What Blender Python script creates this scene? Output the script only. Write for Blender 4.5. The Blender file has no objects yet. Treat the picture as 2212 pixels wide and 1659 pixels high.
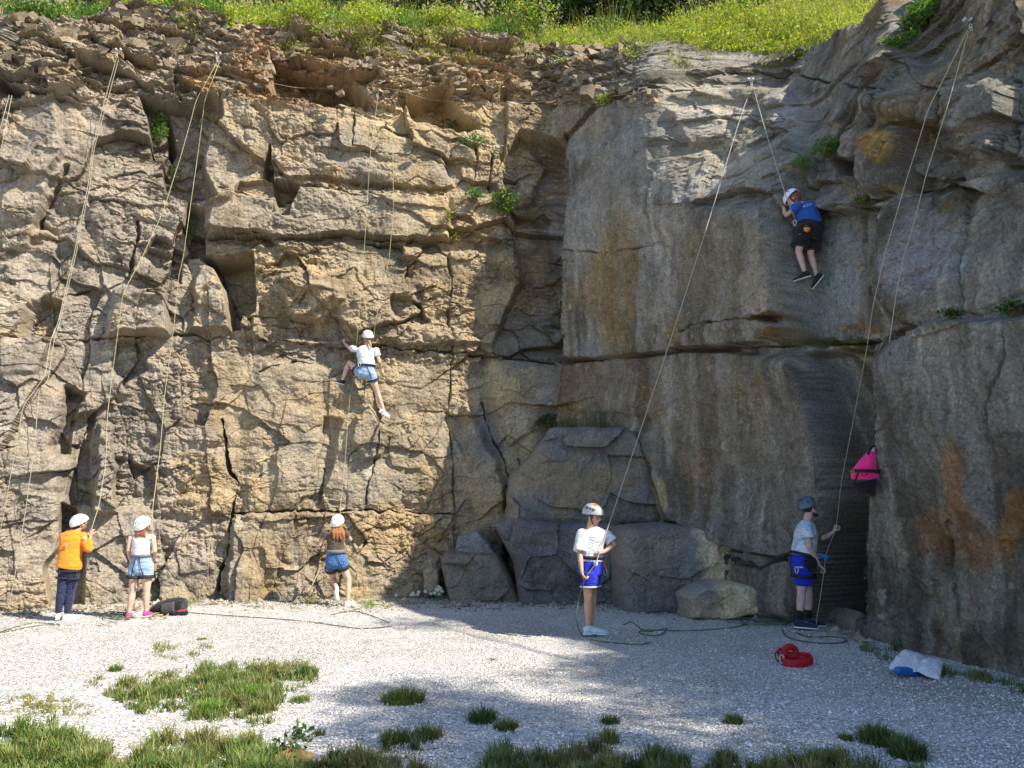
import bpy, bmesh, math, random
import numpy as np
from mathutils import Vector, Matrix
R = math.radians
# ---------------------------------------------------------------- camera, sky, sun, exposure
SC = bpy.context.scene
COL = SC.collection
CAM_H, PITCH, FPX, CU, CV = 1.5, R(9.75), 1600.0, 1106.0, 829.5
cd = bpy.data.cameras.new('camera'); cam = bpy.data.objects.new('camera', cd); COL.objects.link(cam)
cam.location = (0, 0, CAM_H); cam.rotation_euler = (R(90) + PITCH, 0, 0)
cd.sensor_width = 36; cd.lens = 36 * FPX / 2212; cd.clip_end = 400; cd.clip_start = 0.1
SC.camera = cam
SUN_AZ, SUN_EL = R(62), R(43.5)          # azimuth measured from behind the camera towards the right
sdir = Vector((math.cos(SUN_EL) * math.sin(SUN_AZ), -math.cos(SUN_EL) * math.cos(SUN_AZ), math.sin(SUN_EL)))
ld = bpy.data.lights.new('sun', 'SUN'); ld.energy = 5.0; ld.angle = R(0.55); ld.color = (1.0, .92, .78)
sun = bpy.data.objects.new('sun', ld); COL.objects.link(sun)
sun.rotation_euler = sdir.to_track_quat('Z', 'Y').to_euler()
w = bpy.data.worlds.new('World'); SC.world = w; w.use_nodes = True
nt = w.node_tree; bg = nt.nodes['Background']; bg.inputs[1].default_value = 0.145
sk = nt.nodes.new('ShaderNodeTexSky'); sk.sky_type = 'NISHITA'; sk.sun_disc = False; sk.ozone_density = 3.5; sk.dust_density = .6
sk.sun_elevation = SUN_EL; sk.sun_rotation = math.atan2(sdir.x, sdir.y)
nt.links.new(sk.outputs[0], bg.inputs[0])
SC.view_settings.view_transform = 'Standard'; SC.view_settings.look = 'None'
SC.view_settings.exposure = 0.92; SC.view_settings.gamma = 1
SC.cycles.max_bounces = 6; SC.cycles.diffuse_bounces = 3; SC.cycles.glossy_bounces = 2
SC.cycles.transmission_bounces = 4; SC.cycles.transparent_max_bounces = 6

rng = np.random.default_rng(7); random.seed(7)
# ---------------------------------------------------------------- projection helpers (pixels of the photograph at 2212 x 1659)
cp, sp = math.cos(PITCH), math.sin(PITCH)
def proj(x, y, z):
    zz = z - CAM_H
    f = y * cp + zz * sp; up = -y * sp + zz * cp
    f = np.where(f > .2, f, .2)
    return CU + FPX * x / f, CV - FPX * up / f, f
def ray(u, v):
    a = (u - CU) / FPX; b = (CV - v) / FPX
    return np.array([a, cp - b * sp, sp + b * cp])
def at(u, v, Y):                       # point on the sight line at world depth Y
    d = ray(u, v); return Vector(d * (Y / d[1])) + Vector((0, 0, CAM_H))
def on_ground(u, v, z=0.0):
    d = ray(u, v); t = (z - CAM_H) / d[2]; return Vector(d * t) + Vector((0, 0, CAM_H))
def depth_row(v): return on_ground(CU, v).y

# ---------------------------------------------------------------- noise
_tab = rng.random((256, 256)); _g = rng.random((256, 256, 4))
def vnoise(x, y, k=0):
    x = x + 37.3 * k + 500; y = y + 91.7 * k + 500
    xi = np.floor(x).astype(int); yi = np.floor(y).astype(int); fx = x - xi; fy = y - yi
    fx = fx * fx * (3 - 2 * fx); fy = fy * fy * (3 - 2 * fy)
    a = _tab[xi & 255, yi & 255]; b = _tab[(xi + 1) & 255, yi & 255]
    c = _tab[xi & 255, (yi + 1) & 255]; d = _tab[(xi + 1) & 255, (yi + 1) & 255]
    return ((a * (1 - fx) + b * fx) * (1 - fy) + (c * (1 - fx) + d * fx) * fy) * 2 - 1
def fbm(x, y, n=4, k=0, gain=.5):
    s = 0; a = 1; t = 0
    for i in range(n):
        s = s + a * vnoise(x * 2 ** i, y * 2 ** i, k + i * 3); t += a; a *= gain
    return s / t
def facets(x, y, k=0, jit=.9, tilt=1.0, bias=0., sq=False):
    """angular broken-rock relief: nearest-seed cells, each a tilted plane; returns height, edge distance, id"""
    x = x + 13.7 * k + 500; y = y + 57.1 * k + 500
    xi = np.floor(x).astype(int); yi = np.floor(y).astype(int)
    d1 = np.full(x.shape, 9.); d2 = d1.copy(); h = np.zeros(x.shape); idn = np.zeros(x.shape)
    for dx in (-1, 0, 1):
        for dy in (-1, 0, 1):
            g = _g[(xi + dx + 31 * k) & 255, (yi + dy + 17 * k) & 255]
            px = xi + dx + .5 + (g[..., 0] - .5) * jit; py = yi + dy + .5 + (g[..., 1] - .5) * jit
            ex = x - px; ey = y - py; d = np.sqrt(ex ** 4 + ey ** 4) if sq else ex * ex + ey * ey
            # tilt directions reuse the seed values, hashed
            t1 = (g[..., 2] * 7.13) % 1 - .5; t2 = (g[..., 3] * 5.77) % 1 - .5 - bias
            hh = (g[..., 2] - .5) + tilt * (t1 * ex + t2 * ey) * 2
            nb = d < d1
            d2 = np.where(nb, d1, np.minimum(d2, d)); h = np.where(nb, hh, h); idn = np.where(nb, g[..., 3], idn)
            d1 = np.where(nb, d, d1)
    return h, np.sqrt(d2) - np.sqrt(d1), idn
def billow(x, y, n=5, k=0, gain=.55):
    s = 0; a = 1; t = 0
    for i in range(n):
        s = s + a * np.abs(vnoise(x * 2 ** i * 1.03, y * 2 ** i, k + i * 5)); t += a; a *= gain
    return s / t * 2 - .7
def sstep(a, b, x):
    t = np.clip((x - a) / (b - a), 0, 1); return t * t * (3 - 2 * t)

# ---------------------------------------------------------------- object helpers
def tag(o, label=None, cat=None, group=None, kind=None):
    for k, v in (('label', label), ('category', cat), ('group', group), ('kind', kind)):
        if v: o[k] = v
    return o
def mesh_obj(name, V, F, mat=None, parent=None, smooth=True, col=None):
    """V (n,3) array; F (m,k) array or list of faces"""
    me = bpy.data.meshes.new(name)
    V = np.asarray(V, dtype=np.float32)
    if isinstance(F, np.ndarray):
        m, k = F.shape
        me.vertices.add(len(V)); me.vertices.foreach_set('co', V.ravel())
        me.loops.add(m * k); me.loops.foreach_set('vertex_index', F.astype(np.int32).ravel())
        me.polygons.add(m); me.polygons.foreach_set('loop_start', np.arange(0, m * k, k, dtype=np.int32))
        me.polygons.foreach_set('loop_total', np.full(m, k, dtype=np.int32))
        me.update(calc_edges=True)
    else:
        me.from_pydata(V.tolist(), [], F); me.update()
    me.validate()
    me.polygons.foreach_set('use_smooth', np.full(len(me.polygons), smooth)); me.update()
    if col is not None:
        ca = me.color_attributes.new('col', 'FLOAT_COLOR', 'POINT')
        c = np.ones((len(V), 4), dtype=np.float32); c[:, :3] = col; ca.data.foreach_set('color', c.ravel())
    o = bpy.data.objects.new(name, me); COL.objects.link(o)
    if mat: me.materials.append(mat)
    if parent: o.parent = parent; o.matrix_parent_inverse = parent.matrix_world.inverted()
    return o
def empty(name, loc=(0, 0, 0)):
    o = bpy.data.objects.new(name, None); COL.objects.link(o); o.location = loc
    o.empty_display_size = .1; o.matrix_world = Matrix.Translation(Vector(loc)); return o

# ---------------------------------------------------------------- materials
def mat_new(name, rough=.8, spec=.3):
    m = bpy.data.materials.new(name); m.use_nodes = True
    b = m.node_tree.nodes['Principled BSDF']; b.inputs['Roughness'].default_value = rough
    b.inputs['Specular IOR Level'].default_value = spec
    return m, m.node_tree, b
def N(nt, t, **kw):
    n = nt.nodes.new('ShaderNode' + t)
    for k, v in kw.items():
        if k in n.inputs: n.inputs[k].default_value = v
        else: setattr(n, k, v)
    return n
def mix(nt, a, b, fac, mode='MIX'):
    n = nt.nodes.new('ShaderNodeMix'); n.data_type = 'RGBA'; n.blend_type = mode
    for s, v in ((0, fac), (6, a), (7, b)):
        if hasattr(v, 'links') or isinstance(v, bpy.types.NodeSocket): nt.links.new(v, n.inputs[s])
        else: n.inputs[s].default_value = v if s == 0 else (*v, 1) if len(v) == 3 else v
    return n.outputs[2]
def ramp(nt, src, stops):
    n = nt.nodes.new('ShaderNodeValToRGB'); nt.links.new(src, n.inputs[0])
    e = n.color_ramp.elements
    while len(e) < len(stops): e.new(.5)
    for i, (p, c) in enumerate(stops):
        e[i].position = p; e[i].color = (c, c, c, 1) if isinstance(c, (int, float)) else (*c, 1)
    return n.outputs[0]
def noise(nt, scale, detail=4, vec=None, rough=.6, dist=0.):
    n = N(nt, 'TexNoise', Scale=scale, Detail=detail, Roughness=rough, Distortion=dist)
    if vec is not None: nt.links.new(vec, n.inputs['Vector'])
    return n.outputs[0]
def coords(nt, scale=(1, 1, 1), src='Object'):
    t = nt.nodes.new('ShaderNodeTexCoord'); m = nt.nodes.new('ShaderNodeMapping'); m.inputs['Scale'].default_value = scale
    nt.links.new(t.outputs[src], m.inputs[0]); return m.outputs[0]
def bump(nt, b, h, strength=.5, dist=.02, prev=None):
    n = N(nt, 'Bump', Strength=strength, Distance=dist); nt.links.new(h, n.inputs['Height'])
    if prev: nt.links.new(prev, n.inputs['Normal'])
    nt.links.new(n.outputs[0], b.inputs['Normal']); return n.outputs[0]
def simple(name, c, rough=.7, spec=.3, var=.25, scale=60, bstr=.3, bdist=.004, sheen=0, cscale=None):
    m, nt, b = mat_new(name, rough, spec)
    v = coords(nt)
    n1 = noise(nt, scale, 4, v)
    lo = tuple(max(0, x * (1 - var)) for x in c); hi = tuple(min(1, x * (1 + var)) for x in c)
    nt.links.new(mix(nt, lo, hi, ramp(nt, n1, [(.3, 0), (.7, 1)])), b.inputs['Base Color'])
    if bstr: bump(nt, b, noise(nt, cscale or scale * .5, 3, v), bstr, bdist)
    if sheen: b.inputs['Sheen Weight'].default_value = sheen
    return m
# ================================================================ the quarry cliff: one sheet of real relief over a plan curve
PLAN = [(-16, 10.2), (-11, 11.2), (-8, 11.7), (-6.7, 12.5), (-5.4, 13.05), (-3.5, 13.4), (-1.7, 13.75), (-0.5, 14.1), (.5, 14.25), (1.5, 13.8),
        (2.54, 12.8), (3.39, 11.7), (4.05, 10.7), (4.45, 9.8), (4.75, 8.9), (5.05, 7.7), (5.5, 5.6), (6.0, 3.2), (6.5, .4), (6.9, -3), (7.1, -7), (7.2, -12)]
PL = np.array(PLAN, float)
for _ in range(3):                                    # corner cutting -> smooth curve
    q = [PL[0]]
    for a, b in zip(PL[:-1], PL[1:]): q += [a * .75 + b * .25, a * .25 + b * .75]
    PL = np.array(q + [PL[-1]])
seg = np.linalg.norm(np.diff(PL, axis=0), axis=1); S = np.r_[0, np.cumsum(seg)]
tan = np.gradient(PL, axis=0); tan /= np.linalg.norm(tan, axis=1)[:, None]
NRM = np.c_[tan[:, 1], -tan[:, 0]]                    # points towards the camera side
def curve(s): return np.interp(s, S, PL[:, 0]), np.interp(s, S, PL[:, 1])
def cnorm(s):
    a, b = np.interp(s, S, NRM[:, 0]), np.interp(s, S, NRM[:, 1]); l = np.hypot(a, b); return a / l, b / l
sf = np.linspace(0, S[-1], 6000); cx_, cy_ = curve(sf); uf, _, _ = proj(cx_, cy_, np.full_like(cx_, 4.)); ok = (cy_ > 2)
i0 = np.where(ok & (uf > -90))[0][0]; i1 = np.where(ok & (uf < 2330))[0][-1]
QU = 1.0                                              # mesh density
ss = np.r_[np.linspace(0, sf[i0], 60)[:-1], np.interp(np.linspace(uf[i0], uf[i1], int(1330 * QU)), uf[i0:i1 + 1], sf[i0:i1 + 1]), np.linspace(sf[i1], S[-1], 130)[1:]]

def sdpoly(u, v, P):                                  # signed distance, positive inside
    d = np.full(u.shape, 1e9); ins = np.zeros(u.shape, bool); n = len(P)
    for i in range(n):
        (ax, ay), (bx, by) = P[i], P[(i + 1) % n]
        ex, ey = bx - ax, by - ay; wx, wy = u - ax, v - ay
        t = np.clip((wx * ex + wy * ey) / (ex * ex + ey * ey + 1e-9), 0, 1)
        d = np.minimum(d, (wx - ex * t) ** 2 + (wy - ey * t) ** 2)
        c = ((ay <= v) & (by > v)) | ((by <= v) & (ay > v))
        ins ^= c & ((v - ay) * ex * np.sign(by - ay) > wx * ey * np.sign(by - ay))
    d = np.sqrt(d); return np.where(ins, d, -d)
def sdline(u, v, P):
    d = np.full(u.shape, 1e9)
    for (ax, ay), (bx, by) in zip(P[:-1], P[1:]):
        ex, ey = bx - ax, by - ay; wx, wy = u - ax, v - ay
        t = np.clip((wx * ex + wy * ey) / (ex * ex + ey * ey), 0, 1)
        d = np.minimum(d, (wx - ex * t) ** 2 + (wy - ey * t) ** 2)
    return np.sqrt(d)
# (outline, metres towards the viewer, edge px, tilt per 100px in u, in v)
POLYS = [
 ([(50,60),(210,30),(260,90),(300,180),(240,190),(60,220)], .2, 8, 0, 0),
 ([(0,215),(120,205),(140,330),(110,380),(60,520),(0,540)], .12, 8, .1, 0),
 ([(305,205),(360,215),(380,300),(360,345),(335,330),(320,260)], -.45, 6, 0, 0),
 ([(361,215),(477,208),(480,255),(450,285),(437,336),(447,386),(467,425),(425,440),(362,420),(356,363),(370,336)], -.42, 5, -.15, 0),
 ([(408,440),(440,460),(442,545),(412,545),(400,490)], -.4, 5, 0, 0),
 ([(465,205),(590,200),(745,235),(820,250),(960,330),(985,400),(960,405),(640,385),(590,400),(520,390),(490,435),(440,430),(437,336),(450,285),(480,255)], .14, 5, 0, -.06),
 ([(585,118),(640,138),(745,150),(780,175),(800,225),(700,215),(590,205)], -.55, 5, 0, 0),
 ([(868,208),(969,188),(989,235),(1036,269),(990,282),(895,265)], -.5, 5, 0, 0),
 ([(1085,190),(1105,185),(1125,215),(1110,222),(1088,218)], -.3, 4, 0, 0),
 ([(585,309),(589,396),(563,382)], -.3, 3, 0, 0),
 ([(595,390),(648,398),(618,462),(601,462)], -.3, 4, 0, 0),
 ([(450,398),(520,420),(590,440),(650,400),(800,415),(960,420),(975,520),(830,520),(735,505),(620,520),(560,505),(450,510)], .22, 5, 0, -.05),
 ([(975,430),(1040,432),(1090,450),(1103,522),(985,525)], .05, 5, 0, 0),
 ([(440,520),(560,530),(735,525),(975,545),(1115,532),(1128,600),(1104,660),(1065,745),(830,747),(550,740),(545,690),(500,650),(470,560)], .12, 5, 0, 0),
 ([(437,549),(544,545),(553,676),(524,686),(517,716),(500,716),(484,616),(463,569)], -.62, 5, .1, 0),
 ([(433,569),(452,562),(470,575),(484,616),(504,716),(410,716),(423,663),(417,616)], .22, 5, .05, 0),
 ([(282,622),(353,632),(366,723),(296,718),(230,724),(232,690),(248,629)], .36, 7, .25, 0),
 ([(0,727),(120,730),(80,800),(10,812),(0,812)], .15, 8, 0, 0),
 ([(-80,840),(7,804),(67,787),(134,841),(138,871),(111,962),(128,985),(134,1106),(130,1330),(-80,1330)], .26, 22, 0, 0),
 ([(135,1085),(165,1100),(182,1190),(180,1310),(108,1310),(95,1230),(130,1180)], -.4, 6, 0, 0),
 ([(139,830),(185,850),(165,900),(150,985),(128,985),(111,962),(138,900)], -.3, 6, 0, 0),
 ([(215,915),(242,915),(250,1106),(205,1106)], .2, 5, 0, 0),
 ([(505,1112),(700,1104),(850,1108),(978,1114),(985,1290),(950,1330),(490,1330),(497,1200)], .16, 4, 0, .08),
 ([(640,560),(720,600),(740,650),(700,700),(640,690),(600,620)], .14, 8, 0, .1),
 ([(640,690),(720,650),(760,735),(570,738),(560,660)], -.12, 6, 0, 0),
 ([(850,640),(905,655),(930,700),(860,700),(845,670)], -.2, 4, 0, 0),
 ([(770,905),(795,880),(840,930),(825,985),(785,992),(760,950)], .13, 5, 0, 0),
 ([(560,770),(700,790),(840,900),(960,900),(960,1090),(700,1095),(530,1090),(540,900)], .06, 20, 0, -.02),
 ([(700,900),(740,905),(720,1000),(690,1080),(660,1080),(690,980)], -.12, 6, 0, 0),
 ([(160,905),(205,890),(190,1000),(200,1090),(150,1090),(160,990)], -.2, 6, 0, 0),
 ([(245,985),(330,1010),(345,1100),(250,1100)], -.16, 6, 0, 0),
 ([(250,740),(300,735),(320,800),(270,830),(240,800)], -.2, 6, 0, 0),
 ([(90,640),(130,650),(110,720),(40,725),(60,660)], -.3, 7, 0, 0),
 ([(340,520),(395,540),(385,610),(350,600),(310,560)], -.22, 5, 0, 0),
 # corner recess between the sunny wall and the shaded one
 ([(1128,285),(1210,300),(1222,420),(1205,560),(1203,775),(1065,765),(1065,740),(1104,660),(1128,600),(1115,530),(1100,440),(1085,330)], -.42, 7, -.45, 0),
 ([(1120,330),(1140,300),(1170,330),(1150,420),(1125,440)], .2, 6, 0, 0),
 ([(1058,765),(1205,780),(1200,890),(1150,925),(1100,960),(1080,900),(1060,850)], .12, 6, -.1, 0),
 ([(1140,925),(1420,931),(1420,900),(1200,880)], -.05, 6, 0, 0),
 # shaded right wall
 ([(1222,300),(1290,232),(1400,195),(1560,180),(1720,200),(1735,330),(1700,445),(1690,448),(1698,560),(1715,600),(1716,745),(1480,752),(1280,775),(1207,770),(1203,560)], .46, 5, 0, 0),
 ([(1530,448),(1690,450),(1698,560),(1715,600),(1716,700),(1540,720)], .05, 5, 0, 0),
 ([(1699,456),(1800,452),(1889,447),(1884,600),(1875,735),(1720,738),(1716,600)], -.42, 4, 0, 0),
 ([(1808,449),(1889,447),(1886,590),(1850,600),(1812,520)], .26, 4, -.2, 0),
 ([(1625,684),(1700,668),(1715,694),(1660,702)], -.3, 3, 0, 0),
 ([(1640,742),(1660,725),(1712,720),(1714,742)], -.14, 3, 0, 0),
 ([(1900,430),(1966,420),(2084,402),(2096,560),(2090,690),(1960,705),(1893,640),(1886,480)], .2, 5, 0, 0),
 ([(2084,398),(2300,350),(2300,690),(2090,690),(2096,560)], .1, 5, 0, 0),
 ([(1835,289),(1879,269),(1966,275),(1956,370),(1939,413),(1885,424),(1842,396)], .36, 5, 0, -.05),
 ([(1802,346),(1838,346),(1838,378),(1808,378)], -.45, 4, 0, 0),
 ([(1640,205),(1835,240),(1835,290),(1760,330),(1690,330)], .05, 7, 0, 0),
 ([(1880,205),(2040,200),(2040,275),(1890,262)], .2, 6, 0, 0),
 ([(2045,180),(2180,150),(2190,250),(2170,330),(2050,330)], .15, 6, 0, 0),
 ([(1205,782),(1480,757),(1738,765),(1756,800),(1782,900),(1806,1000),(1822,1080),(1792,1180),(1770,1345),(1590,1345),(1585,1200),(1440,1120),(1400,1000),(1370,935),(1200,930)], .38, 5, .03, 0),
 ([(1738,765),(1892,760),(1890,900),(1872,1000),(1862,1130),(1856,1380),(1760,1380),(1775,1180),(1806,1080),(1790,1000),(1765,900)], -.55, 9, 0, -.12),
 ([(1762,1180),(1800,1150),(1862,1140),(1856,1360),(1765,1370)], -1.3, 10, 0, 0),
 ([(1892,762),(1960,722),(2000,692),(2300,684),(2300,1500),(1890,1460),(1851,1390),(1864,1130),(1885,1000)], .42, 6, 0, 0),
 ([(2035,1160),(2052,1165),(2055,1195),(2044,1225),(2036,1190)], -.25, 2, 0, 0),
 ([(2003,190),(2090,188),(2178,178),(2178,255),(2094,285),(2003,280)], .14, 5, 0, 0),
 ([(1909,202),(2000,202),(2006,255),(1909,259)], .12, 4, 0, 0), ([(1870,195),(1906,195),(1902,267),(1862,264)], .22, 4, 0, 0),
 ([(1657,386),(1805,356),(1848,420),(1761,447),(1690,440)], -.16, 5, 0, 0), ([(1761,17),(1872,10),(1815,84),(1771,74)], -.24, 5, 0, 0),
 ([(1500,160),(1622,150),(1760,172),(1900,188),(1860,240),(1640,215),(1500,200)], .10, 5, 0, 0),
 ([(1560,255),(1680,240),(1690,330),(1600,345),(1545,300)], .10, 8, 0, 0), ([(1440,235),(1540,225),(1560,290),(1480,310)], .12, 8, 0, 0),
 ([(2100,300),(2212,290),(2212,345),(2110,350)], .1, 5, 0, 0),
 # stacked blocks at the foot
 ([(1000,870),(1040,930),(1075,1000),(1100,1120),(1070,1300),(960,1300),(985,1110),(1005,1030)], .12, 9, .3, 0),
]
CRACKS = [  # line, half width px, depth
 ([(130,190),(190,186),(250,196),(305,205),(390,205)], 5, .25), ([(480,206),(600,204),(700,215)], 4, .15),
 ([(145,365),(108,430),(85,485)], 12, .3), ([(455,513),(560,507),(620,522),(735,508),(830,522),(975,524)], 4, .22),
 ([(480,905),(497,1012),(514,1046),(500,1106),(495,1170),(470,1280)], 5, .35),
 ([(560,737),(700,744),(830,752),(910,758),(1000,768),(1070,765),(1150,772),(1203,778)], 4, .25),
 ([(1203,777),(1280,777),(1380,765),(1480,753),(1620,750),(1716,746)], 4, .22),
 ([(1720,742),(1800,745),(1885,742),(1920,735),(1965,722)], 9, .35),
 ([(0,727),(120,730),(240,728),(300,720),(380,720),(500,736)], 3, .14), ([(975,548),(978,600),(972,680),(975,760),(972,830),(968,900),(978,960),(975,1060),(985,1110)], 4, .13),
 ([(505,1108),(700,1101),(850,1106),(985,1110)], 3, .16), ([(1222,290),(1212,400),(1214,500),(1202,560),(1202,775)], 7, .6),
 ([(1030,310),(1033,420)], 4, .25), ([(1062,330),(1056,420)], 3, .2),
 ([(1700,440),(1760,452),(1830,442),(1890,434),(1905,420)], 9, .45), ([(2081,405),(2082,480)], 3, .2), ([(1966,414),(2023,405),(2105,390)], 4, .22),
 ([(1207,542),(1300,545),(1400,530),(1420,520)], 2.5, .1), ([(1160,540),(1205,550)], 3, .15),
 ([(1465,715),(1490,700),(1560,695),(1640,688)], 2.5, .12), ([(1410,700),(1412,760)], 2, .06),
 ([(2164,717),(2168,757),(2158,811),(2141,844),(2127,878),(2132,935)], 3, .14),
 ([(2045,1124),(2043,1198),(2047,1242),(2067,1306),(2080,1383)], 3, .22),
 ([(1437,1125),(1590,1190),(1700,1215),(1770,1190)], 4, .2), ([(1590,1210),(1640,1230),(1700,1200)], 8, .2),
 ([(1040,870),(1060,930),(1095,1010),(1100,1060)], 4, .2), ([(1120,990),(1135,1060),(1100,1110)], 3, .12),
 ([(820,930),(815,980),(800,1030),(790,1090)], 3, .12), ([(700,1010),(690,1090)], 4, .1), ([(640,780),(560,800)], 3, .1),
 ([(2040,200),(2035,330)], 4, .15), ([(1880,205),(1872,270)], 6, .25), ([(1500,160),(1620,152),(1760,175),(1900,190)], 4, .2),
 ([(770,200),(760,320),(820,330)], 4, .12), ([(200,620),(130,640),(60,690)], 5, .15), ([(300,480),(280,620)], 5, .2),
]
def macro(u, v, mode=0):
    wu = u + 7 * fbm(u / 45, v / 45, 3, 5) + 1.6 * vnoise(u / 7, v / 7, 9); wv = v + 7 * fbm(u / 45, v / 45, 3, 6) + 1.6 * vnoise(u / 7, v / 7, 10)
    su = u + 5 * fbm(u / 60, v / 60, 2, 5); sv = v + 5 * fbm(u / 60, v / 60, 2, 6)
    d = np.zeros(u.shape); fl = [a.ravel() for a in (wu, wv, d, su, sv)]; UW, VW, D, US, VS = fl
    for P, dl, e, gu, gv in POLYS:
        if (mode == 1 and dl < -.25) or (mode == 2 and dl >= -.25): continue
        P = np.array(P, float); lo = P.min(0) - e; hi = P.max(0) + e; U, V = (US, VS) if abs(dl) >= .36 or (P[:, 0].mean() > 1650 and dl < -.25) else (UW, VW)
        k = np.where((U > lo[0]) & (U < hi[0]) & (V > lo[1]) & (V < hi[1]))[0]
        if len(k) == 0: continue
        s = sdpoly(U[k], V[k], P); c = P.mean(0)
        D[k] += sstep(-e, e, s) * (dl * (1.5 if c[0] < 1050 else 1.1) + gu * (U[k] - c[0]) / 100 + gv * (V[k] - c[1]) / 100)
    U, V = UW, VW
    for P, hw, dp in (CRACKS if mode != 1 else []):
        P = np.array(P, float); lo = P.min(0) - hw * 1.5; hi = P.max(0) + hw * 1.5
        k = np.where((U > lo[0]) & (U < hi[0]) & (V > lo[1]) & (V < hi[1]))[0]
        if len(k) == 0: continue
        wm = np.clip(.75 + 1.1 * fbm(U[k] / 26, V[k] / 26, 2, 14), .12, 1.5); D[k] -= dp * np.minimum(wm, 1) * sstep(1, .15, sdline(U[k], V[k], P) / (hw * wm))
    d = D.reshape(u.shape)
    if mode == 2: return d
    # the wall leans back towards its top
    left = sstep(1500, 1250, u)
    vv = v + 14 * fbm(u / 120, v / 60, 3, 12)
    d -= left * (np.clip(205 - vv, 0, 400) * .0048)
    rt = 1 - left
    lean = sstep(1330, np.clip(1520 + (440 - vv) * .7, 1500, 1740), u) * sstep(1960, 1700, u)
    d -= rt * lean * np.clip(440 - vv, 0, 270) * .0066
    d -= rt * np.clip(170 - vv + (u - 1700) * -.02, 0, 300) * .006 * sstep(2150, 1950, u)
    d -= rt * sstep(1900, 2000, u) * np.clip(690 - vv, 0, 700) * .0009
    return d
def rough_map(u, v):
    r = 1.0 - .93 * sstep(1190, 1230, u)
    r = np.maximum(r, (.58 + .16 * sstep(1780, 1700, u)) * sstep(460, 400, v) * sstep(1400, 1470, u))
    r = np.maximum(r, .38 * sstep(700, 660, v + 12 * fbm(u / 60, v / 60, 2, 3)) * sstep(1880, 1960, u))
    r = np.maximum(r, .85 * sstep(240, 170, v) * sstep(2000, 1500, u))
    r = np.where((u > 1400) & (u < 1545) & (v > 300) & (v < 440), np.maximum(r, .6), r)
    r *= 1 - .45 * sstep(470, 500, u) * sstep(1190, 1150, u) * sstep(770, 800, v) * sstep(1100, 1060, v)
    r *= 1 - .5 * sdmask(u, v, [(450,405),(650,400),(960,420),(975,520),(735,505),(450,510)], 8)
    r *= 1 - .5 * sdmask(u, v, [(740,240),(922,302),(980,400),(740,385)], 12)
    r *= 1 - .5 * sdmask(u, v, [(1060,770),(1205,780),(1200,1300),(960,1300),(1010,1000)], 12)
    return r
def sdmask(u, v, P, e):
    out = np.zeros(u.shape).ravel(); U = u.ravel(); V = v.ravel(); P = np.array(P, float); lo = P.min(0) - e; hi = P.max(0) + e
    k = np.where((U > lo[0]) & (U < hi[0]) & (V > lo[1]) & (V < hi[1]))[0]
    out[k] = sstep(-e, e, sdpoly(U[k], V[k], P)); return out.reshape(u.shape)

VT = np.array([(-3000, 20), (0, 30), (120, 32), (250, 2), (330, 12), (430, 18), (520, 45), (700, 62), (900, 66), (1250, 88), (1450, 84), (1640, 98), (1740, 66), (1785, 10), (1830, -70), (2000, -80), (2300, -200), (6000, -260)], float)
def ztop_for(s):
    x, y = curve(s); nx, ny = cnorm(s); u0, _, _ = proj(x, y, np.full_like(x, 10.))
    u0 = np.where(y > 2, u0, 2600); vt = np.interp(u0, VT[:, 0], VT[:, 1])
    z = np.full_like(x, 9.)
    for _ in range(6):
        uu, vv, f = proj(x, y, z); vv = np.where(y > 2, vv, vt)
        lean = -macro(np.clip(u0, -200, 2400)[None], np.clip(vt, -100, 300)[None])[0]
        yy = np.maximum(y - ny * np.clip(lean, 0, 3), .3)
        b = (CV - vt) / FPX; z2 = CAM_H + yy * (sp + b * cp) / (cp - b * sp)
        z = np.where(y > 6, z2, z)
    k = np.where(y > 6.6)[0][-1]; zz = z[k]; z[k:] = zz
    z[:] = np.convolve(np.pad(z, 12, 'edge'), np.ones(25) / 25, 'valid')
    return z
ztop = ztop_for(ss) + .12 * fbm(ss * 1.5, ss * 0, 4, 3)
# beyond the frame on the right the rim climbs and falls the way its shadow does on the gravel
xr, yr = curve(ss)
RIM = np.array([(-12, 4.2), (-6, 4.2), (-2, 4.3), (0, 4.3), (2, 4.3), (4, 4.4), (5.5, 4.6), (6.5, 5.0), (7.0, 5.6), (7.35, 7.3), (8.2, 8.3), (9.0, 9.1)])
ztop = np.where((yr < 9.0) & (xr > 0), np.interp(yr, RIM[:, 0], RIM[:, 1]), ztop)
NZ = int(860 * QU); tz = np.linspace(0, 1, NZ)
NPL = 90; tp = np.linspace(0, 1, NPL + 1)[1:] ** 1.6 * 14
Zg = -.35 + tz[:, None] * (ztop[None] + .35); Sg = np.repeat(ss[None], NZ, 0)
X0, Y0 = curve(Sg); NX, NY = cnorm(Sg)
D = np.zeros_like(Zg)
inb = (Y0 > 5.5)
for it in range(6):
    u, v, _ = proj(X0 + NX * D, Y0 + NY * D, Zg); u = np.where(inb, u, 2400 + (5.5 - Y0) * 60); u = np.clip(u, -400, 3600)
    v = np.where(inb, v, 1100 - Zg * 150)
    D = macro(u, v, 1) if it == 0 else .35 * D + .65 * macro(u, v, 1)
U_, V_ = u, v
def vblur(a, n, m):
    k = n // 2; c = np.cumsum(np.pad(a, ((k + 1, k), (0, 0)), 'edge'), 0); return a * (1 - m) + (c[n:] - c[:-n]) / n * m
_w = np.maximum(sstep(1560, 1640, U_), sstep(110, 60, U_)); D = vblur(vblur(D, 5, _w), 5, _w)
_w2 = sstep(1600, 1680, U_) * sstep(1960, 1910, U_); D = vblur(vblur(D, 17, _w2), 17, _w2); Dq = vblur(vblur(D, 31, _w2), 31, _w2)
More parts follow.
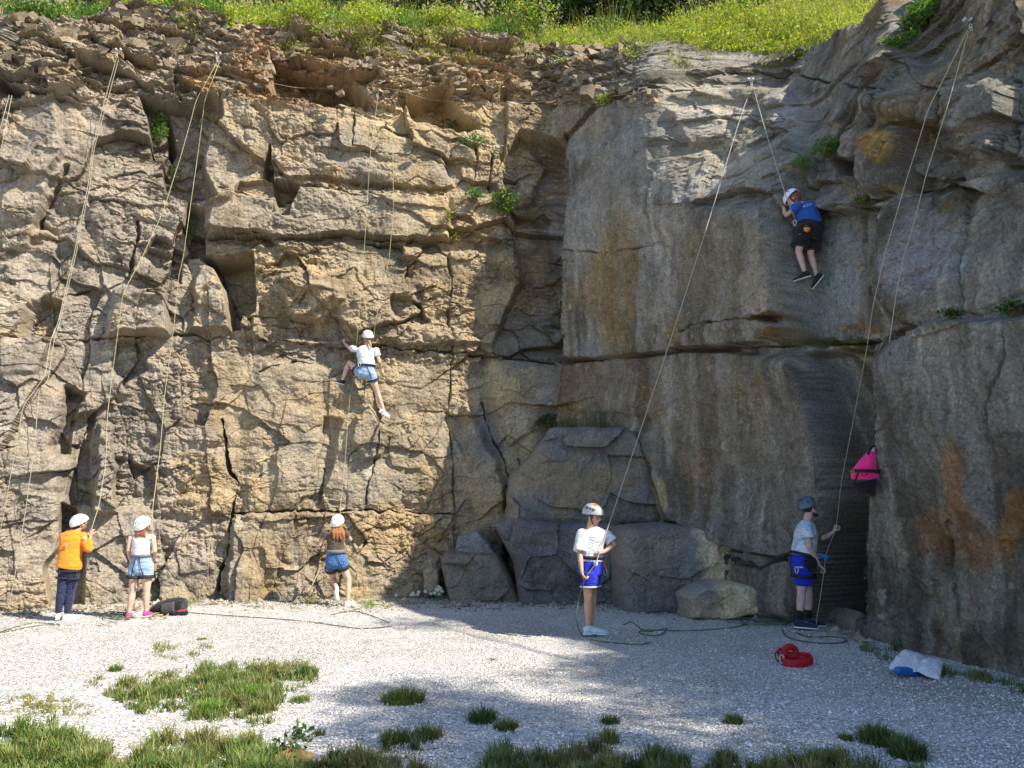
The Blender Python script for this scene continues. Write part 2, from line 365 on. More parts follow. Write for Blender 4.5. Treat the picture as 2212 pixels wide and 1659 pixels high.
u, v, _ = proj(X0 + NX * Dq, Y0 + NY * Dq, Zg); u = np.where(inb, u, 2400 + (5.5 - Y0) * 60); u = np.clip(u, -400, 3600); v = np.where(inb, v, 1100 - Zg * 150)
U_, V_ = u, v
D = D + macro(u, v, 2)
RM = rough_map(U_, V_)
RM = np.where(inb, RM, .35)
topk = sstep(250, 190, V_) * sstep(1440, 1340, U_)
SUNKEY = 0
wx = Sg + .14 * fbm(Sg * 1.1, Zg * 1.1, 2, 1) + .018 * fbm(Sg * 9, Zg * 9, 3, 33); wz = Zg + .10 * fbm(Sg * 1.1, Zg * 1.1, 2, 2) + .018 * fbm(Sg * 9, Zg * 9, 3, 34)
h1, e1, id1 = facets(wx * .62, wz * .80, 1, tilt=.75, bias=.20, sq=True)
h1b, e1b, id1b = facets(wx * 1.5, wz * .55 + .1 * wx, 9, tilt=.7, bias=.12)
h2, e2, id2 = facets(wx * 1.35 + .2 * wz, wz * 2.0, 2, tilt=.9, bias=.24, sq=True)
vert = sstep(620, 420, U_) * sstep(500, 700, V_) * .8 + .5 * sstep(1050, 950, U_) * sstep(780, 900, V_) * sstep(500, 560, U_)
vert = np.clip(vert, 0, 1); h1 = h1 * (1 - vert) + h1b * vert; e1 = np.where(vert > .5, e1b, e1)
h3, e3, id3 = facets(wx * 3.4 - .6 * wz, wz * 4.6 - .8 * wx, 3, tilt=1.1, bias=.25)
h4, e4, id4 = facets(wx * 11 + wz * 3, wz * 15 - wx * 2, 4, tilt=1.3, bias=.2)
ls, le, li = facets(wx * 1.5, (wz + .04 * wx) * 4.2, 6, tilt=.6, bias=.2, sq=True)
ls2, le2, li2 = facets(wx * 3.4, (wz - .03 * wx) * 11, 7, tilt=.7, bias=.2)
n1 = fbm(Sg * .45, Zg * .5, 3, 20); n2 = fbm(Sg * 4, Zg * 4, 4, 21); n3 = fbm(Sg * 22, Zg * 26, 3, 22)
bl = billow(Sg * 1.9 + .3 * Zg, Zg * 2.5, 6, 40, .56); bl2 = billow(Sg * 5.5, Zg * 7.0 + Sg, 4, 60, .6)
patch = sstep(-.15, .35, fbm(Sg * .7, Zg * .7, 2, 30)); patch2 = sstep(-.05, .35, fbm(Sg * 1.2, Zg * 1.2, 2, 35)); knob = sstep(.15, -.25, fbm(Sg * .8, Zg * .8, 2, 37))
det = RM * (.33 * h1 + .17 * h2 * (.25 + .75 * patch) + .05 * h3 * patch2 + .02 * h4 * patch2 + (.07 + .10 * knob) * bl + (.018 + .03 * knob) * bl2 + .02 * n2)
det -= RM * (.02 * sstep(.03, 0, e1))
det += topk * (.09 * ls + .05 * h3 + .03 * h4 + .03 * bl + .025 * bl2 + .16 * h2 + .05 * ls2)
sm = 1 - np.clip(RM, 0, 1)
det += sm * (.10 * n1 + .03 * n2 + .018 * fbm(Sg * 3, Zg * 7, 4, 25) + .02 * fbm(Sg * 6, Zg * 1.2, 3, 24) + .010 * n3 + .02 * bl)
det += .08 * n1 + .006 * n3
gstep = np.abs(np.gradient(D, axis=1)) / np.maximum(np.gradient(ss), 1e-4)[None]; fine = .010 * n3 + .02 * h4 + .05 * h3
det = det - fine * RM * np.clip(gstep / 1.5, 0, 1) * 0; det = det / (1 + 1.2 * np.clip(gstep - .6, 0, 8) * sstep(1560, 1640, U_))
D = D + det
Xc, Yc = X0 + NX * D, Y0 + NY * D; Zc = Zg + RM * (.03 * vnoise(Sg * 6, Zg * 6, 31) - .25 * np.minimum(det, .3) * 0)
# plateau rows behind the rim
last = NZ - 1
zt = Zc[last]; slope = np.interp(ss, [0, S[-1]], [.42, .42]) + 0 * ss
slope = np.where(yr < 9, .10, np.where((U_[last] > 1780), .15, np.where(U_[last] > 1500, .62, .42))); slope = np.convolve(np.pad(slope, 40, 'edge'), np.ones(81) / 81, 'valid')
BK = tp[:, None] + 0 * ss[None]
Xp = Xc[last][None] - NX[last][None] * BK; Yp = Yc[last][None] - NY[last][None] * BK
fl_ = np.minimum(BK, 5 + 0 * BK)
Zp = zt[None] + slope[None] * fl_ + .12 * fbm(Xp * 1.2, Yp * 1.2, 4, 40) * np.minimum(1, BK * 2) + np.maximum(BK - 7.5, 0) * 1.5 * (U_[last] < 1800)[None] + .07 * facets(Xp * 2.2, Yp * 2.2, 8)[0] * np.minimum(1, BK * 3)
XX = np.r_[Xc, Xp]; YY = np.r_[Yc, Yp]; ZZ = np.r_[Zc, Zp]
nr, nc = XX.shape
idx = np.arange(nr * nc).reshape(nr, nc)
F = np.stack([idx[:-1, :-1], idx[:-1, 1:], idx[1:, 1:], idx[1:, :-1]], -1).reshape(-1, 4)
# ---- colour of the stone (stains, lichen, iron), with recess shade painted in
uu, vv, _ = proj(XX, YY, ZZ); uu = np.where(YY > 5.5, uu, 2500); vv = np.clip(vv, -300, 1700); vv = np.where(YY > 5.5, vv, 700)
sx = np.r_[Sg + .9 * D, np.repeat(ss[None], NPL, 0)]; zx = ZZ
def C3(*c): return np.array(c)
def lay(base, c, m): return base * (1 - m[..., None]) + C3(*c) * m[..., None]
A = fbm(sx * .9, zx * .9, 4, 50); B = fbm(sx * 2.7, zx * 2.7, 4, 51); Cn = fbm(sx * 9, zx * 9, 3, 52)
stk = fbm(sx * 5, zx * .55, 4, 53); stk2 = fbm(sx * 11, zx * .9, 3, 54)
wU = uu + 30 * A + 12 * B; wV = vv + 30 * fbm(sx * .9, zx * .9, 4, 55) + 12 * Cn
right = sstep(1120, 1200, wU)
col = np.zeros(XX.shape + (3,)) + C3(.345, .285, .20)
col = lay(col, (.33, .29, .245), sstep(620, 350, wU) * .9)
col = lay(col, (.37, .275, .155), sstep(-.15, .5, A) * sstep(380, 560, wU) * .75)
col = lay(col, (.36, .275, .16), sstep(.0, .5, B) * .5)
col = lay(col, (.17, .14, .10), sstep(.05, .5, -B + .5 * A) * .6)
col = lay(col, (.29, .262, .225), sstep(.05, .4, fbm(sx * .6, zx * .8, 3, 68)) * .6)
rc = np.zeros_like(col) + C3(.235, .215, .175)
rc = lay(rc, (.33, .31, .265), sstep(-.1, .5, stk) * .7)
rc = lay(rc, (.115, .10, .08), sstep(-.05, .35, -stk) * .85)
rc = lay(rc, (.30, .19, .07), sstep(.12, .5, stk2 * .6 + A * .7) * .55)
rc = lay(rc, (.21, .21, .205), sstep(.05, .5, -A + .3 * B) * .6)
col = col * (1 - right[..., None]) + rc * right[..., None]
BL = [ # u, v, ru, rv, colour, strength
 (440,1050,80,75,(.37,.27,.14),.6),(500,860,40,120,(.38,.29,.17),.45),(560,1230,60,80,(.34,.24,.11),.5),(560,150,60,70,(.42,.25,.12),.7),(690,185,120,45,(.36,.235,.13),.7),
 (900,150,240,80,(.46,.35,.22),.7),(950,240,90,50,(.42,.28,.13),.7),(700,110,200,60,(.42,.31,.20),.6),(1050,300,90,90,(.46,.36,.2),.6),(1000,460,90,70,(.47,.36,.2),.6),
 (860,260,90,60,(.50,.40,.24),.6),(430,180,40,20,(.5,.3,.12),.8),(850,1150,140,60,(.42,.30,.15),.6),(250,130,200,90,(.38,.32,.24),.6),
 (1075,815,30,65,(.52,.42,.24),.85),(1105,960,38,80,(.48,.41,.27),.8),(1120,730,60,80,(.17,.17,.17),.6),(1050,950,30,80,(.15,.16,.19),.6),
 (1255,985,45,25,(.32,.22,.08),.7),(1410,1080,20,60,(.45,.36,.2),.8),(1310,660,30,110,(.29,.20,.09),.6),(1345,600,40,160,(.24,.16,.07),.7),(1440,560,30,200,(.36,.33,.28),.6),(1290,420,40,140,(.33,.30,.25),.5),
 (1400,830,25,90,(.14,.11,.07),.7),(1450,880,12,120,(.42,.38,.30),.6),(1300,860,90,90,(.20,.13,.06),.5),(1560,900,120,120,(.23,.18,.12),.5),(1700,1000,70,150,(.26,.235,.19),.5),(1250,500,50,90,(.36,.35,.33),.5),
 (1560,560,120,110,(.27,.22,.14),.5),(1650,600,40,120,(.40,.35,.28),.6),(1790,600,75,140,(.31,.34,.35),.85),(1800,830,60,60,(.27,.29,.295),.6),(1850,600,10,120,(.36,.37,.37),.6),(1800,870,60,100,(.17,.18,.185),.7),  # last blob paints the shade of the recess into the stone colour
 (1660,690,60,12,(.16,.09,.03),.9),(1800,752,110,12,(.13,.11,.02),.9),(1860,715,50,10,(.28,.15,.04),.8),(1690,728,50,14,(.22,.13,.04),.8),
 (2000,560,85,85,(.31,.32,.34),.85),(2040,660,80,50,(.25,.23,.19),.6),(1960,440,40,40,(.32,.29,.27),.5),(1890,320,40,30,(.42,.26,.08),.75),(1915,415,30,10,(.4,.3,.12),.8),
 (2045,1035,24,80,(.38,.18,.065),.7),(2045,1140,60,60,(.33,.165,.07),.65),(2130,1190,60,45,(.34,.165,.07),.65),(2190,1120,30,60,(.36,.17,.05),.6),(2020,800,60,80,(.36,.34,.29),.45),(2100,1290,80,60,(.34,.31,.24),.5),
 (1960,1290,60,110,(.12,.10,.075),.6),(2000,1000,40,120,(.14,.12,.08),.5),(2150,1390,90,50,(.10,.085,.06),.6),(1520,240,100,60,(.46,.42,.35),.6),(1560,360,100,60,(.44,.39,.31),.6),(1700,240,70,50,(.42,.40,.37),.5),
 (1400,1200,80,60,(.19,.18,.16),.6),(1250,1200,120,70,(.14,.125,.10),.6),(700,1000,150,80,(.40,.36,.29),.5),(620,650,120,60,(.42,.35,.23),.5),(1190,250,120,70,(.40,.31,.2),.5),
]
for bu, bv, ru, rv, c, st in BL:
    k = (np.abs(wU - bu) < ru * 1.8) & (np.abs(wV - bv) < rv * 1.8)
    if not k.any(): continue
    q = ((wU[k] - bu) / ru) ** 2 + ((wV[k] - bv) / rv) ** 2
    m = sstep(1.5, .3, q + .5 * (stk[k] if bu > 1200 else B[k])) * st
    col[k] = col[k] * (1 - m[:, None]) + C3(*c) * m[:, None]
# lichen spots and pale scars
lf, lee, lid = facets(sx * 4.2 + .3 * B, zx * 4.2 + .3 * A, 11)
drip = sstep(.15, .55, fbm(sx * 7, zx * .35, 3, 64)) * sstep(-.1, .4, fbm(sx * .8, zx * .5, 2, 65)) * right
lich = ((lid > .9) & (lee > .25)) * sstep(.3, .45, lee + .3 * Cn) * (.15 + .85 * sstep(.0, .4, fbm(sx * .8, zx * .8, 2, 60)))
col = lay(col, (.46, .44, .38), drip * .55); col = lay(col, (.46, .44, .36), lich * .6)
spk = sstep(.42, .6, fbm(sx * 16, zx * 16, 3, 66)) * sstep(-.2, .3, A); col = lay(col, (.44, .41, .34), spk * .5); col = lay(col, (.09, .08, .06), sstep(.40, .6, fbm(sx * 12, zx * 14, 3, 67)) * .45)
# slightly darker along the edges of the relief cells
hol = np.r_[(sstep(.05, 0, e1) * .5 + sstep(.04, 0, e2) * .25) * np.clip(RM * 1.5 - .3, 0, 1), np.zeros((NPL, nc))]
col = lay(col, (.12, .10, .07), hol * .12)
col *= (1 + .20 * B + .18 * Cn + .10 * fbm(sx * 30, zx * 30, 2, 61))[..., None]
idc = np.r_[id2, np.zeros((NPL, nc)) + .5]; col *= (.93 + .14 * idc)[..., None]
# soil and dead thatch on the plateau
hill = 0
soil = np.r_[np.zeros((NZ, nc)), np.ones((NPL, nc)) * sstep(-.2, .3, BK[:, :] - .1 + .3 * fbm(Xp * 2, Yp * 2, 2, 63))]
col = lay(col, (.22, .19, .11), soil * .85)
col *= (1 + right * (.24 * fbm(sx * 13, zx * 9, 4, 71) + .22 * fbm(sx * 26, zx * 5, 3, 72)))[..., None]
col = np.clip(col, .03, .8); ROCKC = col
mrock, nt, b = mat_new('rock', .9, .2)
ca = N(nt, 'Attribute', attribute_name='col')
v3 = coords(nt)
gr = noise(nt, 28, 8, v3, .75, .4); gr2 = noise(nt, 120, 4, v3, .75)
t1 = mix(nt, ca.outputs['Color'], (.5, .5, .5), 0.0)
tone = mix(nt, (.50, .48, .45), (1.42, 1.40, 1.36), ramp(nt, gr, [(.32, 0), (.68, 1)]))
c2 = mix(nt, t1, tone, 1.0, 'MULTIPLY')
tone2 = mix(nt, (.62, .61, .60), (1.28, 1.28, 1.28), ramp(nt, gr2, [(.35, 0), (.65, 1)]))
c3 = mix(nt, c2, tone2, 1.0, 'MULTIPLY'); nt.links.new(c3, b.inputs['Base Color'])
# bedding laminations (thin horizontal beds) + pits
bed = noise(nt, 1, 6, coords(nt, (9, 9, 17)), .7, 1.0)
p1 = bump(nt, b, bed, .45, .015); p2 = bump(nt, b, gr, 1.0, .03, p1); bump(nt, b, gr2, .6, .005, p2)
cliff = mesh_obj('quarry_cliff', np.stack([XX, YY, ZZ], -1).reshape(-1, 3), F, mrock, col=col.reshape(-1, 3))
me = cliff.data
smf = (uu[:-1, :-1] > 1215).ravel(); me.polygons.foreach_set('use_smooth', smf if len(smf) == len(me.polygons) else np.zeros(len(me.polygons), bool)); me.update()
tag(cliff, kind='structure')
# depth lookup for hanging things on the rock
DM = np.full((430, 580), 1e3); u_, v_, f_ = proj(XX, YY, ZZ); kk = (YY > 5.5)
ui = (u_[kk] / 4).astype(int) + 10; vi = (v_[kk] / 4).astype(int) + 10; g = (ui >= 0) & (ui < 580) & (vi >= 0) & (vi < 430)
np.minimum.at(DM, (vi[g], ui[g]), YY[kk][g])
def rockY(u, v, rad=0):
    a = int(u / 4) + 10; c = int(v / 4) + 10
    w_ = DM[max(0, c - rad):c + rad + 1, max(0, a - rad):a + rad + 1]
    return float(w_.min()) if w_.size and w_.min() < 900 else float(depth_row(1300))
def on_rock(u, v, off=.03, rad=0): return at(u, v, rockY(u, v, rad) - off)
# ================================================================ ground
def ground_z(x, y):
    return .03 * fbm(x * .5, y * .5, 3, 70) + .012 * fbm(x * 3, y * 3, 2, 71)
gx = np.r_[np.linspace(-60, -12, 40)[:-1], np.linspace(-12, 9, 700), np.linspace(9, 60, 40)[1:]]
gy = np.r_[np.linspace(-60, 3.2, 60)[:-1], np.linspace(3.2, 16, 620), np.linspace(16, 60, 30)[1:]]
GX, GY = np.meshgrid(gx, gy)
GZ = ground_z(GX, GY)
st1, se1, sid1 = facets(GX * 32, GY * 32, 12, tilt=1.2); 
near = ((GX > -12) & (GX < 9) & (GY > 3.2) & (GY < 16))
GZ = GZ + near * .006 * st1
n_ = GX.size; ii = np.arange(n_).reshape(GX.shape)
Fg = np.stack([ii[:-1, :-1], ii[:-1, 1:], ii[1:, 1:], ii[1:, :-1]], -1).reshape(-1, 4)
mg, nt, b = mat_new('gravel', .9, .25)
v3 = coords(nt)
vo = N(nt, 'TexVoronoi', Scale=52.); nt.links.new(v3, vo.inputs['Vector'])
vo2 = N(nt, 'TexVoronoi', Scale=110.); nt.links.new(v3, vo2.inputs['Vector'])
sep = N(nt, 'SeparateColor'); nt.links.new(vo.outputs['Color'], sep.inputs[0])
sep2 = N(nt, 'SeparateColor'); nt.links.new(vo2.outputs['Color'], sep2.inputs[0])
c1 = ramp(nt, sep.outputs[0], [(0, (.36, .35, .335)), (.12, (.55, .53, .50)), (.45, (.68, .66, .625)), (1, (.80, .78, .745))])
c2 = ramp(nt, sep2.outputs[1], [(0, (.62, .62, .62)), (.2, (.9, .9, .9)), (1, (1.06, 1.06, 1.06))])
cc = mix(nt, c1, c2, 1.0, 'MULTIPLY')
# darker in the gaps between the stones, patches of dust and dirt
gap = ramp(nt, vo.outputs['Distance'], [(.5, 1), (.85, .55)])
cc = mix(nt, cc, gap, 1.0, 'MULTIPLY')
dirt = noise(nt, 1.1, 5, v3, .65)
cc = mix(nt, cc, (.36, .33, .28), mix(nt, (0, 0, 0), (.45, .45, .45), ramp(nt, dirt, [(.52, 0), (.7, 1)])))
big = noise(nt, .55, 6, v3, .7, .5); cc = mix(nt, cc, mix(nt, (.80, .78, .74), (1.04, 1.04, 1.05), ramp(nt, big, [(.35, 0), (.62, 1)])), 1.0, 'MULTIPLY')
fine = noise(nt, 130, 3, v3, .7); cc = mix(nt, cc, ramp(nt, fine, [(.3, .72), (.6, 1.06)]), 1.0, 'MULTIPLY')
nt.links.new(cc, b.inputs['Base Color'])
hh = mix(nt, (1, 1, 1), (0, 0, 0), vo.outputs['Distance'])
q1 = bump(nt, b, hh, .9, .02); hh2 = mix(nt, (1, 1, 1), (0, 0, 0), vo2.outputs['Distance']); bump(nt, b, hh2, .6, .008, q1)
ground = mesh_obj('gravel_ground', np.stack([GX, GY, GZ], -1).reshape(-1, 3), Fg, mg); tag(ground, kind='structure')
# ================================================================ loose boulders at the foot of the cliff
def boulder(name, P, Y0, T, label, cols, seed, group=None, topy=0., pale=None):
    P = np.array(P, float); c = P.mean(0); A_ = 220; Rr = 74
    e = np.linspace(0, 1, A_, endpoint=False)
    Q = np.r_[P, P[:1]]; L = np.r_[0, np.cumsum(np.linalg.norm(np.diff(Q, axis=0), axis=1))]
    ox = np.interp(e * L[-1], L, Q[:, 0]); oy = np.interp(e * L[-1], L, Q[:, 1])
    k = np.ones(5) / 5
    ox = np.convolve(np.r_[ox[-2:], ox, ox[:2]], k, 'valid'); oy = np.convolve(np.r_[oy[-2:], oy, oy[:2]], k, 'valid')
    r = np.linspace(0, 1, Rr)[:, None] ** .8
    sdn = 1 - r
    U = c[0] + (ox - c[0])[None] * r; V = c[1] + (oy - c[1])[None] * r
    f = proj(0, Y0, 1.)[2]; mpx = f / FPX
    X = (U - c[0]) * mpx; Z = (c[1] - V) * mpx
    fh, fe, _ = facets(X * 1.1 + seed, Z * 1.3 + seed, 3 + seed % 5, tilt=1.0, bias=.3, sq=True); fh2, fe2, fi2 = facets(X * 3.4 + seed, Z * 4, 5, tilt=1.1)
    t = T * (1 - r ** 16) ** .5 * (1 + .0 * X) + (1 - r ** 8) * (.17 * T * fh + .020 * fh2 + .05 * billow(X * 2.2, Z * 2.6, 5, seed) + .015 * fbm(X * 9, Z * 9, 3, seed) + .006 * fbm(X * 30, Z * 30, 2, seed)) + topy * (c[1] - V) / 100 * -1 * (1 - r ** 4)
    U = U + (3 * fbm(X * 6, Z * 6, 3, seed + 3)) * r; V = V + (3 * fbm(X * 6, Z * 6, 3, seed + 4)) * r
    Yw = Y0 - np.maximum(t, 0)
    d0 = (U - CU) / FPX; b_ = (CV - V) / FPX; sc_ = Y0 / (cp - b_ * sp)
    Xw = d0 * sc_; Zw = CAM_H + (sp + b_ * cp) * sc_
    vid = np.arange(Rr * A_).reshape(Rr, A_); nx_ = np.roll(vid, -1, 1)
    Fq = np.stack([vid[:-1], vid[1:], nx_[1:], nx_[:-1]], -1).reshape(-1, 4)
    V3 = np.stack([Xw, Yw, Zw], -1).reshape(-1, 3)
    # closed back, deeper than the outline
    Bk = V3[vid[-1]] * [1, 1, 1] + [0, .25 + .2 * T, 0]; cb = Bk.mean(0)
    Bk2 = cb + (Bk - cb) * .5 + [0, .1, 0]
    n0 = len(V3); V3 = np.r_[V3, Bk, Bk2, [cb + [0, .12, 0]]]
    i1_ = n0 + np.arange(A_); i2_ = i1_ + A_; nn = len(V3) - 1
    Fb = np.stack([vid[-1], i1_, np.roll(i1_, -1), nx_[-1]], -1); Fb2 = np.stack([i1_, i2_, np.roll(i2_, -1), np.roll(i1_, -1)], -1)
    Fb3 = np.stack([i2_, np.full(A_, nn), np.full(A_, nn), np.roll(i2_, -1)], -1)
    faces = np.r_[Fq, Fb, Fb2].tolist() + [[a, nn, b2] for a, b2 in zip(i2_, np.roll(i2_, -1))]
    a_, b__ = np.array(cols[0]), np.array(cols[1])
    m = sstep(-.3, .4, fbm(X * 1.7, Z * 1.7, 4, seed + 7)); CC = a_ + (b__ - a_) * m[..., None]
    if pale:
        pu, pc, pw = pale
        pm = sstep(-pw, pw, (U - pu) + 22 * fbm(X * 3, Z * 3, 3, seed + 9)); CC = CC * (1 - pm[..., None]) + np.array(pc) * pm[..., None]
    CC = CC * (1 + .22 * fbm(X * 6, Z * 6, 3, seed + 8))[..., None] * (.92 + .16 * fi2)[..., None]
    CC = np.r_[CC.reshape(-1, 3), np.tile(CC.reshape(-1, 3).mean(0), (2 * A_ + 1, 1))]
    o = mesh_obj(name, V3, faces, mrock, smooth=False, col=CC); tag(o, label, 'boulder', group); return o
g1, g2, g3 = (.20, .195, .19), (.28, .255, .215), (.15, .145, .145)
boulder('boulder', [(1185,928),(1270,926),(1362,931),(1378,955),(1412,1020),(1437,1138),(1260,1142),(1088,1138),(1098,1030),(1140,990)], 13.5, .85, 'tall trapezoid rock block with flat top, standing on the lower blocks in the shaded corner', (g1, (.28, .23, .16)), 2, 'rock blocks at the foot of the cliff')
boulder('boulder', [(1066,1130),(1110,1112),(1200,1122),(1335,1126),(1352,1170),(1362,1330),(1210,1330),(1120,1325),(1108,1210)], 13.2, .8, 'wide square-cut dark grey block behind the boy in the white shirt', (g3, g1), 4, 'rock blocks at the foot of the cliff')
boulder('boulder', [(1322,1150),(1345,1132),(1430,1128),(1520,1140),(1568,1157),(1588,1200),(1582,1262),(1500,1325),(1330,1335)], 12.15, .7, 'large grey block with a broken pale yellow right end', (g1, g2), 6, 'rock blocks at the foot of the cliff', pale=(1485, (.66, .56, .38), 14))  # yellow end is real; its colour is lightened further for sunlight on it
boulder('boulder', [(1462,1282),(1490,1262),(1530,1250),(1600,1256),(1640,1272),(1656,1312),(1560,1330),(1470,1330)], 11.3, .55, 'low rounded pale yellow boulder lying in front of the large block', ((.30, .29, .27), (.46, .39, .27)), 8, 'rock blocks at the foot of the cliff', pale=(1535, (.62, .52, .33), 18))
boulder('boulder', [(953,1200),(970,1186),(1080,1192),(1105,1240),(1140,1320),(980,1320),(962,1250)], 13.4, .6, 'dark low boulder at the edge of the sunlight, left end catching the sun', ((.20, .17, .15), (.24, .21, .17)), 10, 'rock blocks at the foot of the cliff')
boulder('boulder', [(980,1196),(990,1156),(1030,1145),(1062,1175),(1074,1198)], 13.3, .3, 'small triangular grey rock perched on the dark low boulder', (g1, (.26, .26, .26)), 12, 'rock blocks at the foot of the cliff')
boulder('boulder', [(915,1230),(935,1221),(950,1229),(947,1280),(918,1285)], 13.25, .2, 'small upright tan stone among the daisies', ((.34, .30, .2), (.42, .36, .22)), 14, 'rock blocks at the foot of the cliff')
boulder('boulder', [(1757,1300),(1788,1294),(1808,1312),(1822,1342),(1790,1350),(1757,1350)], 10.7, .25, 'small grey stone on the ground right behind the bearded man', (g1, g2), 16, 'rock blocks at the foot of the cliff')
boulder('boulder', [(1828,1335),(1845,1318),(1862,1325),(1868,1385),(1830,1385)], 9.75, .22, 'rough stub of stone at the foot of the right buttress', (g3, g2), 18, 'rock blocks at the foot of the cliff')
boulder('boulder', [(210,-15),(255,-25),(300,-5),(326,30),(300,58),(262,52),(228,34)], rockY(270, 60) + .75, .7, 'big rounded brown boulder sitting on the rim of the cliff at top left', ((.30, .23, .15), (.36, .28, .19)), 20)

# ================================================================ vegetation builders
def leafmat(name, trans=.35, rough=.55):
    m = bpy.data.materials.new(name); m.use_nodes = True; nt = m.node_tree; b = nt.nodes['Principled BSDF']
    b.inputs['Roughness'].default_value = rough; b.inputs['Specular IOR Level'].default_value = .25
    a = N(nt, 'Attribute', attribute_name='col'); nt.links.new(a.outputs['Color'], b.inputs['Base Color'])
    tr = nt.nodes.new('ShaderNodeBsdfTranslucent')
    nt.links.new(mix(nt, a.outputs['Color'], (1.25, 1.3, .5), 1.0, 'MULTIPLY'), tr.inputs[0])
    mx = nt.nodes.new('ShaderNodeMixShader'); mx.inputs[0].default_value = trans
    nt.links.new(b.outputs[0], mx.inputs[1]); nt.links.new(tr.outputs[0], mx.inputs[2])
    nt.links.new(mx.outputs[0], nt.nodes['Material Output'].inputs[0]); return m
mleaf = leafmat('leaf'); mgrass = leafmat('grass', .3)
mbark = simple('bark', (.12, .095, .07), .95, .1, .35, 18, .8, .03)
def unit(a): return a / (np.linalg.norm(a, axis=-1, keepdims=True) + 1e-9)
def leaf_arrays(P, size, cols, up=.3, asp=.5):
    n = len(P); d = unit(rng.normal(size=(n, 3)) + [0, 0, up]); s = unit(np.cross(d, rng.normal(size=(n, 3))))
    L = (np.asarray(size) * rng.uniform(.6, 1.3, n))[:, None]; nr_ = np.cross(d, s)
    V = np.stack([P, P + d * L * .5 + s * L * asp * .5 + nr_ * L * .08, P + d * L, P + d * L * .5 - s * L * asp * .5 + nr_ * L * .08], 1).reshape(-1, 3)
    return V, np.arange(n * 4).reshape(n, 4), np.repeat(cols, 4, 0)
def blade_arrays(P, H, lean, W, cols, cdry=None):
    """each blade: 7 points in a bending strip, 5 triangles"""
    n = len(P); az = rng.uniform(0, 6.283, n); dr = np.stack([np.cos(az), np.sin(az), 0 * az], 1)
    if lean.ndim == 2: dr = unit(dr * .5 + np.c_[lean, 0 * az]); lean = np.linalg.norm(lean, axis=1)
    lean = lean * rng.uniform(.4, 1.3, n)
    sd = np.stack([-dr[:, 1], dr[:, 0], 0 * az], 1) * (W * rng.uniform(.6, 1.2, n))[:, None]
    out = []
    for t, wv in ((0, 1.), (.35, .9), (.7, .6)):
        c = P + dr * (H * lean * t ** 1.8)[:, None] + np.c_[0 * az, 0 * az, H * (t - .25 * lean * t ** 2.5)]
        out += [c - sd * wv, c + sd * wv]
    out.append(P + dr * (H * lean)[:, None] + np.c_[0 * az, 0 * az, H * (1 - .35 * lean)])
    V = np.stack(out, 1).reshape(-1, 3); b0 = np.arange(n)[:, None] * 7
    T = np.array([[0, 1, 3], [0, 3, 2], [2, 3, 5], [2, 5, 4], [4, 5, 6]]); F_ = (b0[:, None, :] + T[None]).reshape(-1, 3)
    cc = np.repeat(cols, 7, 0).reshape(n, 7, 3).copy()
    cc *= np.array([.75, .75, .95, .95, 1.05, 1.05, 1.15])[None, :, None]
    return V, F_, cc.reshape(-1, 3)
def pal(n, cols, wts=None, jit=.18):
    cols = np.array(cols, float); i = rng.choice(len(cols), n, p=None if wts is None else np.array(wts) / np.sum(wts))
    return np.clip(cols[i] * (1 + jit * rng.normal(size=(n, 1))) + .01 * rng.normal(size=(n, 3)), .005, 1)
GR_LIT = [(.14, .21, .045), (.10, .16, .04), (.22, .24, .08), (.36, .30, .14)]  # brighter palette for sunlit grass, darker for shaded: light painted into the blades
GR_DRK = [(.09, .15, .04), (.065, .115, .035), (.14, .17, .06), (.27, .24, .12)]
def put(name, arrs, mat, parent=None, smooth=False):
    V = np.concatenate([a[0] for a in arrs]); o = 0; Fs = []; Cs = np.concatenate([a[2] for a in arrs])
    for a in arrs: Fs.append(a[1] + o); o += len(a[0])
    return mesh_obj(name, V, np.concatenate(Fs), mat, parent, smooth, Cs)
def gz(x, y): return ground_z(np.asarray(x, float), np.asarray(y, float))
def tuft(u, v, wpx, hpx, n, cols, wts, label, cat='grass tuft', name='grass_tuft', lean=.55, group=None):
    g = on_ground(u, v); mpx = proj(0, g.y, 0)[2] / FPX; r = wpx * mpx * .5 * .62
    rr = r * np.sqrt(rng.random(n)); a = rng.uniform(0, 6.283, n)
    x = g.x + rr * np.cos(a) + .15 * r * rng.normal(size=n); y = g.y + rr * np.sin(a) * 1.1
    P = np.c_[x, y, gz(x, y) - .005]
    H = hpx * .85 * mpx * rng.uniform(.45, 1.1, n) * (1.05 - .4 * rr / r)
    ln = np.c_[np.cos(a), np.sin(a)] * (lean * (.35 + rr / r))[:, None]
    o = put(name, [blade_arrays(P, H, ln, .0035 + 0 * H, pal(n, cols, wts))], mgrass); tag(o, label, cat, group); return o
